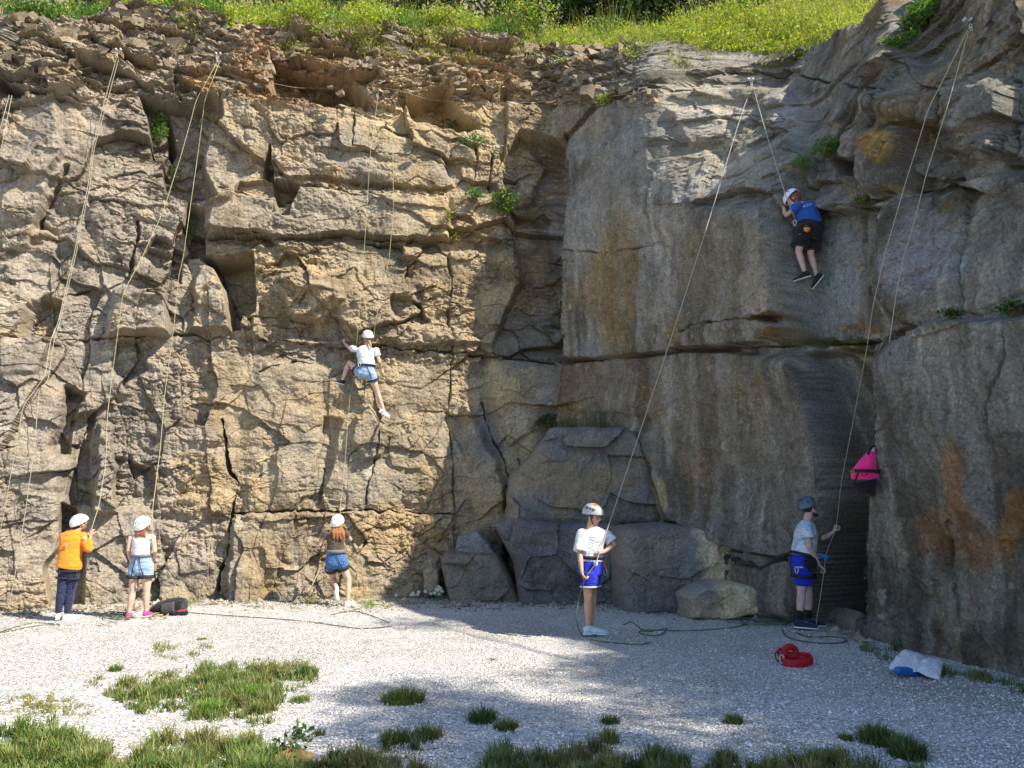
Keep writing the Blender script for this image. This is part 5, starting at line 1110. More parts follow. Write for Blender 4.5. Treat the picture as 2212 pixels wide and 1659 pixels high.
fuse('shorts', [ring_solid([J(450, 705), J(447, 780), J(445, 880)], [(.130, .115), (.150, .14), (.165, .16)], (1, 0, 0), 18)] + [ring_solid([J(x, 860, d), J(x, 1010, d)], [(.105, .105), (.115, .11)], (1, 0, 0), 16, (0, 0)) for x, d in ((435, -.07), (462, .07))], M['royal'], p, .008, 3)
band('hem_trim', J(432, 1012, -.07), (0, 0, 1), (1, 0, 0), .106, .102, .018, .010, M['sole'], p); band('hem_trim', J(460, 1005, .07), (0, 0, 1), (1, 0, 0), .106, .102, .018, .010, M['sole'], p)
band('waist_trim', J(450, 735), (0, 0, 1), (1, 0, 0), .134, .118, .03, .008, M['white'], p)
fuse('hair', [ell(hd + V_([-.012, .008, .012]), (.078, .082, .085)), ell(hd + V_([.062, -.045, .045]), (.03, .03, .03)), ell(hd + V_([.035, -.068, .028]), (.032, .016, .03))], M['bhair'], p, .007, 2)
f_, r_, u_ = frame(look)
for q in (-1, 1): fuse('eye', [ell(hd + f_ * .078 + r_ * .03 * q - u_ * .002, (.009, .006, .005), r_, f_, u_, 7)], M['eye'], p, 0)
fuse('mouth', [ell(hd + f_ * .090 - u_ * .056, (.018, .005, .004), r_, f_, u_, 7)], M['lips'], p, 0)
def boy_plate(h, c, B_, rx, ry, rz):
    def on(a, e_, k=1.012): a, e_ = R(a), R(e_); return (V_([math.sin(e_) * math.cos(a) * rx, math.sin(e_) * math.sin(a) * ry, math.cos(e_) * rz]) * k) @ B_ + c
    pl = [on(a, 26 if 20 < a < 160 else 18, 1.0) for a in range(0, 360, 20)]; top = on(0, 0, 1.03)
    mesh_obj('orange_plate', np.array([top] + [x * 1 for x in [on(a, 30, 1.03) for a in range(0, 360, 20)]]), [[0, 1 + i, 1 + (i + 1) % 18] for i in range(18)], M['horange'], h)
    # block lettering on the side of the shell that faces the camera
    for i, (a, e0, e1) in enumerate([(-38, 52, 66), (-26, 50, 68), (-14, 52, 70), (-2, 54, 66), (8, 52, 70), (20, 54, 72), (30, 56, 68)]):
        q = [on(a - 4, e0, 1.04), on(a + 3.5, e0 + 2, 1.04), on(a + 4, e1, 1.045), on(a - 3, e1 - 2, 1.045)]
        mesh_obj('lettering', q, [[0, 1, 2, 3]], M['ink'], h)
helmet(p, hd + u_ * .018 - f_ * .012, look, 1.12, M['hgrey'], vents=False, plate=boy_plate)
hz = harness(p, pel, J(448, 700), (1, 0, 0), fw, 1, [(hpR_, knR_, .118), (hpL_, knL_, .118)], (.150, .125), M['web'], .032, loops=False)
for k_, (x, y, t_) in enumerate([(560, 770, .5), (585, 810, .3), (600, 850, .1)]): carabiner(hz, J(x, y, .05 * k_), 1.1, M['gear'] if k_ < 2 else M['metal'], 'carabiner', t_)
strap('sling', [J(545, 750, .05), J(560, 850, .05), J(545, 960, .04), J(540, 850, .03)], M['web'], hz, .008); strap('sling', [J(580, 790, .1), J(610, 880, .1), J(600, 960, .1), J(575, 880, .1)], M['web'], hz, .008)
fuse('belay_device', [ell(J(500, 770, -.16), (.025, .02, .035))], M['metal'], hz, 0)
band('sock', J(425, 1462, -.04), (0, 0, 1), (1, 0, 0), .032, .034, .022, .004, M['black'], p)
sh_ = shoe(p, anR_ - V_([0, 0, 0]), (1, -.12, 0), 1.18, M['lshoe']); shoe(p, anL_ - V_([0, 0, .01]), (1, .15, 0), 1.18, M['lshoe'])
def sw(x, y): return J(x, y, -.12)
mesh_obj('curved_mark', [sw(440, 1498), sw(462, 1520), sw(515, 1522), sw(500, 1542), sw(462, 1532)], [[0, 1, 4], [1, 2, 3, 4]], M['swoosh'], sh_)
BOY_HAND = J(392, 915, -.28); BOY_DEV = J(500, 770, -.19)
# ---- 6 bearded man
YM = depth_row(1360); J = person_at(YM, (1663.4, 1052.9, .1973)); s = 1.08
p = empty('person', on_ground(1745, 1360)); tag(p, 'bearded man in a patterned shirt and blue shorts, looking up', 'person', 'climbers and belayers')
hd = J(450, 232); look = (.93, .10, .22); rside = (.15, -1, 0); fw = (1, .15, 0)
shN, shF = J(395, 430, -.14), J(455, 430, .16); elN, elF = J(430, 650, -.20), J(590, 560, .12); wrN, wrF = J(540, 850, -.12), J(690, 490, .02); pel = J(345, 830); wa = J(370, 690); ch = J(390, 520)
hpN, hpF = J(350, 900, -.09), J(370, 900, .09); knN, knF = J(345, 1150, -.10), J(420, 1160, .10); anN, anF = J(320, 1455, -.10), J(420, 1440, .10)
fuse('body', head_parts(hd, look, s) + [ring_solid([J(405, 390), J(425, 290)], [.058, .056], rside, 12, (1, 1)), ring_solid([pel, wa, ch, J(405, 430)], [(.15, .12), (.14, .115), (.16, .12), (.14, .08)], rside, 16, (1, 1))]
     + leg(hpN, knN, anN, .09, 1.1) + leg(hpF, knF, anF, .09, 1.1) + arm(shN, elN, wrN, 1.15) + arm(shF, elF, wrF, 1.15) + hand(wrN, (.7, .15, -.55), (.3, .2, -.6), 1.1, .9, -1) + hand(wrF, (.35, -.2, .9), (.9, .1, -.1), 1.1, 1.0, 1), M['skinC'], p, .0068, 2)
fuse('t_shirt', [ring_solid([J(365, 745), J(368, 690), J(385, 600), J(395, 500), J(400, 430), J(410, 370)], [(.185, .155), (.180, .150), (.178, .142), (.195, .135), (.175, .10), (.08, .07)], rside, 20)]
     + [ring_solid([shN, shN + (elN - shN) * .60], [.080, .086], (1, 0, 0), 14, (1, 0)), ring_solid([shF, shF + (elF - shF) * .55], [.075, .08], (0, 0, 1), 14, (1, 0))], M['print'], p, .008, 3)
fuse('shorts', [ring_solid([J(365, 715), J(352, 790), J(350, 900)], [(.15, .135), (.17, .155), (.17, .15)], rside, 18)] + [ring_solid([J(x, 880, d), J(x + 12, 1075, d)], [(.105, .11), (.11, .105)], (0, 1, 0), 16) for x, d in ((350, -.085), (375, .09))], M['royal'], p, .008, 3)
fuse('hair', [ell(hd - V_([.034, 0, -.012]), (.072, .083, .080)), ], M['dhair'], p, .008, 2)
f_, r_, u_ = frame(look)
fuse('beard', [ell(hd + f_ * .060 - u_ * .094, (.062, .052, .048), r_, f_, u_), ell(hd + f_ * .022 - u_ * .068 + r_ * .050, (.026, .056, .046), r_, f_, u_), ell(hd + f_ * .022 - u_ * .068 - r_ * .050, (.026, .056, .046), r_, f_, u_)], M['dhair'], p, .006, 2)
for q in (-1, 1): fuse('eye', [ell(hd + f_ * .083 + r_ * .032 * q + u_ * .002, (.010, .006, .005), r_, f_, u_, 7)], M['eye'], p, 0)
helmet(p, hd + u_ * .026 - f_ * .020, (.98, .05, .10), s * 1.06, M['hblue'])
hz = harness(p, pel, J(362, 735), rside, fw, 1, [(hpN, knN, .128), (hpF, knF, .128)], (.172, .152), M['web'], .04)
carabiner(hz, J(292, 905, -.2), 1, M['metal']); carabiner(hz, J(560, 750, -.02), 1.2, M['metal'], 'carabiner', 1.5); fuse('belay_device', [ring_solid([J(560, 750, -.02), J(620, 762, -.02)], [(.022, .03), (.03, .035)], (0, 1, 0), 12, (1, 1)), ell(J(605, 790, -.02), (.025, .02, .035))], M['blueg'], hz, .006, 1)
fuse('gear_pouch', [ell(J(440, 830, -.16), (.09, .05, .11))], M['black'], hz, 0)
for a, b_ in ((anN, knN), (anF, knF)): fuse('sock', [ring_solid([a - V_([0, 0, .02]), a + (b_ - a) * .36], [.042, .053], (1, 0, 0), 14)], M['black'], p, 0)
shoe(p, anN, (.85, -.45, 0), 1.2, M['nshoe'], laces=True); shoe(p, anF, (1, .05, 0), 1.2, M['nshoe'], laces=True)
MAN_FAR = wrF + V_([.035, -.03, .08]); MAN_NEAR = wrN + V_([.06, .0, -.05]); MAN_DEV = J(600, 770, -.02)
# ---- 7 climber in the blue tee wedged in the recess
YE = min(rockY(1745, 520, 3), rockY(1735, 600, 3)) - .24; J = person_at(YE, (1645.7, 380.5, .1547)); s = .98
p = empty('person', J(640, 800)); tag(p, 'climber in a blue shirt and baggy black shorts', 'person', 'climbers and belayers')
hd = J(435, 320, -.02); look = (-.55, .35, -.62); rside = (.85, -.3, .1); fw = (-.35, .9, 0)
shL, shR = J(500, 420, -.06), J(690, 440, .06); elL, elR = J(330, 555, .02), J(760, 560, .16); wrL, wrR = J(298, 425, .10), J(700, 560, .30); pel = J(640, 800); wa = J(660, 660); ch = J(620, 500)
hpL, hpR = J(560, 850, -.04), J(700, 870, .04); knL, knR = J(515, 1060, .0), J(680, 1090, .05); anL, anR = J(600, 1345, -.02), J(765, 1385, .03)
fuse('body', head_parts(hd, look, s) + [ring_solid([J(560, 400), J(480, 360)], [.048, .05], (0, 1, 0), 12, (1, 1)), ring_solid([pel, wa, ch, J(590, 430)], [(.12, .09), (.11, .08), (.14, .1), (.1, .08)], rside, 16, (1, 1))]
     + leg(hpL, knL, anL, .08, s) + leg(hpR, knR, anR, .08, s) + arm(shL, elL, wrL, s) + arm(shR, elR, wrR, s) + hand(wrL, (-.1, .5, .8), (-.2, 1, 0), s, .5) + hand(wrR, (-.6, .6, 0), (0, 1, 0), s, .5), M['skinC'], p, .0065, 2)
bt = fuse('t_shirt', [ring_solid([J(690, 690), J(675, 640), J(640, 560), J(615, 480), J(585, 425), J(555, 395)], [(.165, .13), (.160, .125), (.165, .12), (.175, .12), (.14, .095), (.07, .06)], rside, 20)]
     + [ring_solid([shL, shL + (elL - shL) * .50], [.074, .078], (0, 0, 1), 14, (1, 0)), ring_solid([shR, shR + (elR - shR) * .6], [.07, .075], (0, 0, 1), 14, (1, 0))], M['blue'], p, .007, 3)
fuse('shorts', [ring_solid([J(680, 670), J(660, 760), J(640, 900)], [(.168, .135), (.20, .165), (.20, .16)], rside, 18)] + [ring_solid([J(550, 860, -.04), J(520, 985, -.04)], [(.12, .12), (.125, .12)], (1, 0, 0), 16), ring_solid([J(700, 860, .04), J(700, 1045, .04)], [(.125, .12), (.13, .12)], (1, 0, 0), 16)], M['black'], p, .009, 3)
fuse('hair', [ell(hd + V_([.022, -.018, .01]), (.088, .084, .09)), ell(hd + V_([.03, -.04, -.05]), (.05, .04, .05))], M['auburn'], p, .008, 1)
helmet(p, hd + V_([-.012, .01, .018]), (-.45, .35, -.75), s * 1.08, M['hwhite'])
hz = harness(p, pel, J(680, 690), rside, fw, 1, [(hpL, knL, .125), (hpR, knR, .13)], (.172, .142), M['web'], .035, loops=False)
fuse('chalk_bag', [ell(J(632, 735, -.17), (.048, .035, .052))], M['gear'], hz, 0); band('chalk_bag_rim', J(634, 712, -.175), (0, 0, 1), (1, 0, 0), .038, .026, .02, .005, M['vent'], hz); carabiner(hz, J(460, 655, -.12), 1.1, M['metal'])
shoe(p, anL, (-.85, .2, -.25), 1.05, M['bshoe'], up=(-.2, 0, 1)); shoe(p, anR, (-.5, .1, -.6), 1.05, M['bshoe'], up=(-.5, 0, 1))
# lettering across the shoulders of the tee: short strokes following an arc, as far as it can be read
def stroke(pts, mat, parent, r=.0045):
    A = tube_arr([V_(q) for q in pts], r, 5); return mesh_obj('lettering', A[0], A[1], mat, parent)
def tee(x, y): return J(x, y, -.150 + .0002 * abs(x - 640))
for L_ in ([(572, 440), (590, 400), (604, 432)], [(576, 428), (602, 420)], [(628, 392), (612, 398), (618, 425), (636, 420)], [(640, 388), (646, 418), (662, 412)], [(664, 380), (670, 408), (686, 402), (680, 376)]):
    stroke([tee(*q) for q in L_], M['teal'], bt)
BLUE_TIE = J(480, 640, .05); EJ = J
# ================================================================ ropes, anchors and kit
def rope_mat(name, c1, c2):
    m, nt, b = mat_new(name, .8, .2); v = coords(nt); w_ = N(nt, 'TexWave', Scale=38., Distortion=1.5); nt.links.new(v, w_.inputs['Vector'])
    nt.links.new(mix(nt, c1, c2, w_.outputs['Fac']), b.inputs['Base Color']); bump(nt, b, w_.outputs['Fac'], .5, .003); return m
mr_y = rope_mat('yellow_rope', (.46, .42, .23), (.30, .27, .15)); mr_t = rope_mat('tan_rope', (.46, .41, .29), (.31, .27, .19)); mr_w = rope_mat('pale_rope', (.50, .46, .36), (.34, .31, .24)); mr_g = rope_mat('green_rope', (.16, .19, .11), (.09, .11, .07)); mr_d = rope_mat('dark_rope', (.10, .10, .08), (.05, .05, .04))
RG = 'climbing ropes hanging down the cliff'
def smooth_path(P, n=10):
    P = [V_(p) for p in P]
    if len(P) < 3: return [P[0] + (P[-1] - P[0]) * t for t in np.linspace(0, 1, n)]
    out = []; Q = [2 * P[0] - P[1]] + P + [2 * P[-1] - P[-2]]
    for i in range(1, len(Q) - 2):
        a, b_, c, d = Q[i - 1:i + 3]
        for t in np.linspace(0, 1, n, endpoint=False): out.append(.5 * ((2 * b_) + (-a + c) * t + (2 * a - 5 * b_ + 4 * c - d) * t * t + (-a + 3 * b_ - 3 * c + d) * t ** 3))
    out.append(P[-1]); return out
def rope_obj(name, pts, mat, r, label, group=None, sm=8):
    A = tube_arr(smooth_path(pts, sm), r, 7); o = mesh_obj(name, A[0], A[1], mat); tag(o, label, 'rope', group); return o
def wall_line(uv, Yend=None, off=.06):
    """points down the wall, straight between contacts but never inside the rock"""
    out = []; Ys = [rockY(u, v, 2) - off if y is None else y for u, v, y in uv]
    for i in range(len(uv) - 1):
        (u0, v0, _), (u1, v1, _) = uv[i], uv[i + 1]; n = max(2, int(abs(v1 - v0) / 40))
        for k in range(n):
            t = k / n; u, v = u0 + (u1 - u0) * t, v0 + (v1 - v0) * t; Y = Ys[i] + (Ys[i + 1] - Ys[i]) * t
            if i == 0 and k == 0: pass
            elif v < 1290: Y = min(Y, rockY(u, v, 2) - .03)
            out.append((u, v, Y))
    out.append((uv[-1][0], uv[-1][1], Ys[-1])); q = np.array(out, float)
    for _ in range(12): q[1:-1, 2] = np.minimum(q[1:-1, 2], (q[:-2, 2] + q[2:, 2]) / 2)
    return [V_(at(*r)) for r in q]
def anchor(u, v, label, n=2):
    c = on_rock(u, v, .02, 1); t = empty('anchor', c); tag(t, label, 'anchor', 'bolt anchors on the cliff')
    for k in range(n):
        pl = c + Vector(((k - .5 * (n - 1)) * .08, -.01, .10)); m_, f_ = ring_solid([pl + Vector((0, .03, 0)), pl - Vector((0, .012, 0))], [.018, .018], (1, 0, 0), 10); mesh_obj('bolt_plate', m_, f_, M['metal'], t)
        strap('sling', [pl, (pl + c) / 2 + Vector((0, -.02, 0)), c - Vector((0, .03, .02))], M['grey'], t, .006)
        carabiner(t, c - Vector((0, .04, .02 + .04 * k)), .75, M['metal'], 'carabiner', .3 * k)
    return V_(c - Vector((0, .05, .08)))
a1 = anchor(255, 118, 'anchor at the top of the leftmost full-length rope'); a2 = anchor(471, 126, 'anchor of the rope held by the child in orange')
a3 = anchor(816, 206, 'anchor under the orange alcove above the climber in white'); a4 = anchor(1622, 182, 'anchor on the pale ledge above the climber in blue'); a5 = anchor(2092, 58, 'anchor near the top right corner')
def uvY(p): return proj(p[0], p[1], p[2])[:2] + (p[1],)
def U3(p): u, v, y = uvY(p); return (float(u), float(v), float(p[1]))
RR = .0052
g0 = on_ground(5, 1325)
rope_obj('rope', wall_line([(251, 128, None), (224, 225, None), (200, 320, None), (190, 400, None), (160, 549, None), (126, 693, None), (110, 735, None), (96, 811, None), (50, 881, None), (28, 1000, None), (10, 1100, None), (-8, 1190, g0.y)]), mr_t, RR, 'tan rope from the far left anchor, the strand leaving the frame at the left', RG)
rope_obj('rope', wall_line([(256, 128, None), (232, 218, None), (204, 320, None), (194, 400, None), (164, 549, None), (130, 693, None), (117, 735, None), (104, 817, None), (84, 850, None), (74, 969, None), (55, 1104, None), (37, 1215, None), (20, 1306, g0.y + .1)]), mr_t, RR, 'tan rope from the far left anchor, the strand reaching the ground at lower left', RG)
for k, (uu0, u1_, v1_, lb) in enumerate([(20, -6, 302, 'left strand of the short rope pair at the left edge'), (26, -4, 353, 'right strand of the short rope pair at the left edge')]):
    rope_obj('rope', wall_line([(uu0, 205, None), (u1_, v1_, None)]), mr_t, RR, lb, RG)
rope_obj('rope', wall_line([(468, 136, None), (425, 215, None), (390, 339, None), (353, 454, None), (308, 554, None), (275, 616, None), (264, 645, None), (245, 790, None), (232, 898, None), (228, 1002, None), (214, 1090, None), U3(ORANGE_HAND)]), mr_y, RR, 'yellow rope running down into the hands of the child in orange', RG)
rope_obj('rope', wall_line([(473, 136, None), (443, 215, None), (427, 336, None), (413, 433, None), (396, 553, None), (386, 599, None), (376, 700, None), (356, 851, None), (346, 969, None), (330, 1100, depth_row(1338) + .5), U3(TANK_HAND)]), mr_y, RR, 'yellow rope running down to the girl in the tank top', RG)
rope_obj('rope', wall_line([(816, 212, None), (800, 330, None), (788, 520, None), (778, 650, None), (772, 720, YC + .05), U3(CLIMB_TIE)]), mr_y, RR * .85, 'yellow rope from the alcove anchor to the waist of the climber in white', RG)
rope_obj('rope', wall_line([(848, 270, None), (850, 460, None), (840, 560, None), (822, 640, None), (812, 690, None), (806, 735, YC + .30), (770, 800, YC + .34), (757, 850, YC + .2), (752, 900, None), (745, 1000, None), (735, 1100, None), U3(BROWN_HAND)]), mr_y, RR * .85, 'yellow rope passing behind the climber in white down to the girl in brown', RG)
rope_obj('rope', [a4, at(1606, 235, min(a4[1], rockY(1606, 235, 2)) - .06), at(1585, 300, rockY(1585, 300, 2) - .12), at(1530, 480, 10.9), at(1440, 760, 10.1), BOY_DEV], mr_w, RR * 1.15, 'pale rope slanting from the right anchor down to the boy in white', RG, 10)
rope_obj('rope', [BOY_DEV, (BOY_DEV + BOY_HAND) / 2, BOY_HAND, V_(at(1252, 1290, YD - .1)), V_(at(1245, 1335, YD - .1)), V_(on_ground(1258, 1372, .012)), V_(on_ground(1290, 1384, .012)), V_(on_ground(1375, 1392, .012)), V_(on_ground(1405, 1388, .012))], mr_g, .0075, "brake rope trailing from the boy's hand to the gravel", RG)
rope_obj('rope', [a4 + V_([.02, 0, 0]), at(1650, 270, rockY(1650, 270, 2) - .2), at(1690, 400, YE - .15), EJ(430, 520, -.1), BLUE_TIE], mr_w, RR * 1.1, 'pale rope from the right anchor down to the climber in blue', RG)
rope_obj('rope', wall_line([(2090, 66, None), (2006, 235, None), (1956, 396, None), (1910, 553, None), (1885, 666, None), (1874, 743, None)]), mr_w, RR, 'left strand of the rope from the top right anchor', RG)
rope_obj('rope', wall_line([(2092, 68, None), (2047, 228, None), (2003, 370, None), (1966, 511, None), (1953, 549, None), (1936, 636, None), (1921, 740, None)]), mr_w, RR, 'right strand of the rope from the top right anchor', RG)
rope_obj('rope', [at(1874, 745, rockY(1874, 743, 2) - .08), at(1842, 915, 9.5), at(1818, 1040, 9.75), MAN_FAR, MAN_FAR * .5 + MAN_DEV * .5, MAN_DEV], mr_t, RR, 'rope rising from the raised hand of the bearded man', RG)
rope_obj('rope', [MAN_DEV, MAN_NEAR, V_(at(1772, 1290, YM - .1)), V_(at(1764, 1340, YM - .12)), V_(on_ground(1762, 1366, .012)), V_(on_ground(1745, 1374, .012)), V_(on_ground(1790, 1380, .012)), V_(on_ground(1830, 1382, .012))], mr_t, RR, 'brake rope hanging from the lowered hand of the bearded man', RG)
rope_obj('static_line', [at(u, v, rockY(u, v, 2) - .08) for u, v in [(590, 180), (650, 190), (745, 190), (845, 192), (930, 215), (1020, 222), (1120, 222), (1250, 215), (1390, 198), (1500, 175), (1610, 168)]], mr_w, .0025, 'thin pale line strung along the broken beds between the anchors', None, 4)
CO = 'rope piles and strands on the gravel'
def gp(u, v, h=.010):
    p_ = on_ground(u, v); return V_([p_.x, p_.y, float(ground_z(np.array([p_.x]), np.array([p_.y]))[0]) + h])
def ground_rope(path, mat, label, name='loose_rope', r=.007): rope_obj(name, [gp(*q) for q in path], mat, r, label, CO)
def coil(u, v, ru, rv, loops, mat, label, r=.0065, seed=1):
    q = np.random.default_rng(seed); pts = []
    for i in range(loops * 9):
        a = i * 2 * math.pi / 9; k = .55 + .45 * math.sin(i * .37 + seed) * q.uniform(.6, 1); pts.append(gp(u + ru * k * math.cos(a) + q.normal() * ru * .12, v + rv * k * math.sin(a) + q.normal() * rv * .12, .010 + .006 * (i // 9) + q.random() * .02))
    A = tube_arr(smooth_path(pts, 5), r, 6); o = mesh_obj('rope_coil', A[0], A[1], mat); tag(o, label, 'rope', CO)
coil(255, 1336, 40, 8, 5, mr_g, 'tangled rope on the gravel between the child in orange and the girl', seed=3)
coil(340, 1335, 26, 6, 4, mr_y, 'yellow rope heap beside the pink shoes', seed=4)
coil(232, 1352, 30, 6, 2, mr_t, 'thin loops of rope on the gravel below the tangled pile', r=.005, seed=5)
ground_rope([(402, 1328), (500, 1334), (620, 1341), (720, 1352), (780, 1357), (850, 1353)], mr_d, 'dark rope stretched over the gravel from the black backpack', r=.006)
ground_rope([(715, 1330), (760, 1322), (800, 1330), (840, 1345)], mr_d, 'wavy dark rope end by the girl in brown', r=.006)
ground_rope([(0, 1368), (40, 1360), (90, 1352), (130, 1350), (70, 1348), (20, 1360), (0, 1366)], mr_g, 'thin rope on the gravel at the left edge', r=.006)
ground_rope([(2, 1320), (8, 1316), (18, 1300)], mr_y, 'yellow rope end in the grass at the far left', r=.01)
rope_obj('loose_rope', [V_(at(690, 1230, rockY(690, 1230) - .2)), V_(at(672, 1270, 12.9)), gp(664, 1298)], mr_y, .009, 'short yellow rope end hanging left of the girl in the brown shirt', CO)
ground_rope([(1345, 1350), (1365, 1345), (1395, 1362), (1440, 1358), (1420, 1372), (1380, 1366), (1400, 1360), (1470, 1362), (1560, 1358), (1620, 1350)], mr_g, 'looped dark rope on the gravel right of the boy')
coil(1660, 1348, 80, 9, 6, mr_g, 'long dark heap of rope behind the bearded man', seed=6)
ground_rope([(1690, 1362), (1700, 1378), (1740, 1388), (1800, 1392), (1830, 1386), (1800, 1377), (1750, 1378), (1720, 1370)], mr_d, "oval loop of rope in front of the bearded man's shoes")
# broken rock gathered along the foot of the wall
n = 2600; ru = rng.uniform(-40, 1900, n); rb = np.interp(ru, [-40, 0, 250, 450, 600, 900, 1000, 1150, 1350, 1480, 1660, 1760, 1860, 1900], [1322, 1318, 1310, 1296, 1296, 1298, 1302, 1300, 1306, 1318, 1330, 1345, 1375, 1400]) + np.abs(rng.normal(size=n)) * 9
bq = (CV - rb) / FPX; tq = -CAM_H / (sp + bq * cp); qx = (ru - CU) / FPX * tq; qy = (cp - bq * sp) * tq; r_ = rng.uniform(.012, .03, n) * (1 + 1.6 * (rng.random(n) > .93))
ic = np.array([[1, 0, 0], [-1, 0, 0], [0, 1, 0], [0, -1, 0], [0, 0, .8], [0, 0, -.8]], float); Vp = ic[None] * r_[:, None, None] * rng.uniform(.5, 1.4, (n, 6, 1)); th = rng.uniform(0, 6.28, n); ct, st_ = np.cos(th), np.sin(th)
Vp = np.stack([Vp[..., 0] * ct[:, None] - Vp[..., 1] * st_[:, None], Vp[..., 0] * st_[:, None] + Vp[..., 1] * ct[:, None], Vp[..., 2]], -1) + np.stack([qx, qy, gz(qx, qy) + r_ * .3], -1)[:, None]
fo = np.array([[0, 2, 4], [2, 1, 4], [1, 3, 4], [3, 0, 4], [2, 0, 5], [1, 2, 5], [3, 1, 5], [0, 3, 5]]); Fp = (np.arange(n)[:, None, None] * 6 + fo[None]).reshape(-1, 3)
tag(mesh_obj('rubble', Vp.reshape(-1, 3), Fp, mrock, None, False, np.repeat(pal(n, [(.34, .29, .21), (.27, .24, .19), (.45, .41, .34)], None, .15), 6, 0)), 'broken stone chips gathered along the foot of the cliff', 'rubble', kind='stuff')
# ---------------------------------------------------------------- black backpack with rope
def soft(name, P, mat, parent=None, vox=.01, sm=4): return fuse(name, P, mat, parent, vox, sm)
def kit(u, v): g = on_ground(u, v); return V_(g), (lambda x, y, d=0.: V_(at(x, y, g.y + d)))
g, K = kit(365, 1330); t = empty('backpack', g); tag(t, 'black backpack with red trim lying open on the gravel beside the girl in pink shoes', 'backpack')
soft('main_bag', [ring_solid([K(334, 1318), K(345, 1314), K(365, 1311), K(385, 1310), K(398, 1311)], [(.10, .07), (.14, .10), (.15, .12), (.15, .13), (.14, .12)], (0, 1, 0), 14, (1, 0))], M['black'], t)
soft('grey_panel', [ring_solid([K(350, 1316, -.12), K(377, 1312, -.14)], [(.04, .075), (.04, .09)], (0, 1, 0), 12)], simple('grey_nylon', (.07, .065, .075), .7), t, .008, 2)
soft('red_trim', [limb((K(385, 1321, -.15), .018), (K(398, 1319, -.14), .022), (K(402, 1318, -.1), .02)), limb((K(340, 1331, -.15), .015), (K(362, 1332, -.17), .016), (K(378, 1330, -.17), .012))], simple('red_nylon', (.50, .03, .06), .6), t, .006, 1)
soft('bottom_pocket', [ring_solid([K(378, 1326, -.14), K(400, 1324, -.12)], [(.05, .045), (.05, .045)], (0, 1, 0), 12, (1, 1))], M['black'], t, .008, 2)
coil(358, 1327, 24, 7, 3, mr_y, 'yellow rope spilling over the front of the black backpack', seed=9)
# ---------------------------------------------------------------- red harness heap
g, K = kit(1716, 1432); t = empty('spare_harness', g); tag(t, 'heap of red climbing harness webbing lying on the shaded gravel', 'harness')
mred = simple('red_webbing', (.42, .012, .02), .65, .3, .2, 40, .4, .004)
def fatloop(name, pts, r, flat=.6):
    q = smooth_path(pts + [pts[0]], 8); v, f = ring_solid(q, [(r, r * flat)] * len(q), (0, .1, 1), 10); return fuse(name, [(v, f)], mred, t, .006, 2)
fatloop('waist_belt', [K(1690, 1426, -.05), K(1700, 1433, -.16), K(1730, 1434, -.16), K(1752, 1427, -.05), K(1745, 1418, .12), K(1715, 1416, .16), K(1694, 1419, .08)], .042, .45)
fatloop('leg_loop', [K(1688, 1430, -.08), K(1712, 1436, -.14), K(1742, 1431, -.08), K(1736, 1424, .02), K(1705, 1424, .02)], .030)
fatloop('leg_loop', [K(1694, 1418, .0), K(1695, 1404, 0), K(1706, 1397, .01), K(1718, 1403, .03), K(1718, 1416, .03)], .034, .7)
fatloop('leg_loop', [K(1684, 1420, .02), K(1681, 1408, .02), K(1686, 1402, .04), K(1691, 1410, .05)], .018, .8)
strap('buckle_strap', [K(1690, 1418, -.1), K(1694, 1428, -.13), K(1706, 1437, -.14)], M['gear'], t, .009); strap('buckle_strap', [K(1684, 1420, -.08), K(1672, 1416, -.05), K(1664, 1421, -.05), K(1672, 1424, -.06)], simple('lime_cord', (.45, .5, .1), .7), t, .005)
carabiner(t, K(1680, 1418, -.1), 1.1, M['web']); carabiner(t, K(1689, 1424, -.12), 1., M['metal'], 'buckle')
# ---------------------------------------------------------------- white bag with bottle
g, K = kit(1985, 1458); t = empty('plastic_bag', g); tag(t, 'crumpled white bag on the gravel with a blue bottle end sticking out', 'bag')
mw_, nt_, b_ = mat_new('white_plastic', .55, .3); vv_ = coords(nt_); nt_.links.new(mix(nt_, (.68, .69, .71), (.78, .79, .81), noise(nt_, 9, 3, vv_)), b_.inputs['Base Color']); bump(nt_, b_, noise(nt_, 9, 5, vv_, .6, 2.), 1., .05)
def sheet(name, top, bot, th, mat, n=24):
    """pillow-like bag panel between an upper and a lower edge"""
    top = np.array(top, float); bot = np.array(bot, float); T_ = np.linspace(0, 1, n); a = np.stack([np.interp(T_, np.linspace(0, 1, len(top)), top[:, i]) for i in range(3)], 1); b2 = np.stack([np.interp(T_, np.linspace(0, 1, len(bot)), bot[:, i]) for i in range(3)], 1)
    S_ = np.linspace(0, 1, 14)[:, None, None]; G_ = a[None] * (1 - S_) + b2[None] * S_; pf = np.sin(np.pi * S_[..., 0]) ** .5 * (np.sin(np.pi * np.clip(T_, .02, .98)) ** .35)[None]
    nz_ = fbm(G_[..., 0] * 9 + 3, G_[..., 1] * 9 + G_[..., 2] * 7, 3, 101) * .03; up_ = G_.copy(); up_[..., 2] += th * pf + nz_ * pf; lo_ = G_.copy(); lo_[..., 2] -= .01 * pf; 
    m_ = 14; i = np.arange(m_ * n).reshape(m_, n); F1 = np.stack([i[:-1, :-1], i[1:, :-1], i[1:, 1:], i[:-1, 1:]], -1).reshape(-1, 4)
    return mesh_obj(name, np.r_[up_.reshape(-1, 3), lo_.reshape(-1, 3)], np.r_[F1, F1[:, ::-1] + m_ * n], mat, t)
sheet('bag_body', [K(1948, 1418, .25), K(1972, 1414, .28), K(2000, 1420, .26)], [K(1920, 1445, 0), K(1945, 1450, -.05), K(1985, 1452, -.08)], .09, mw_)
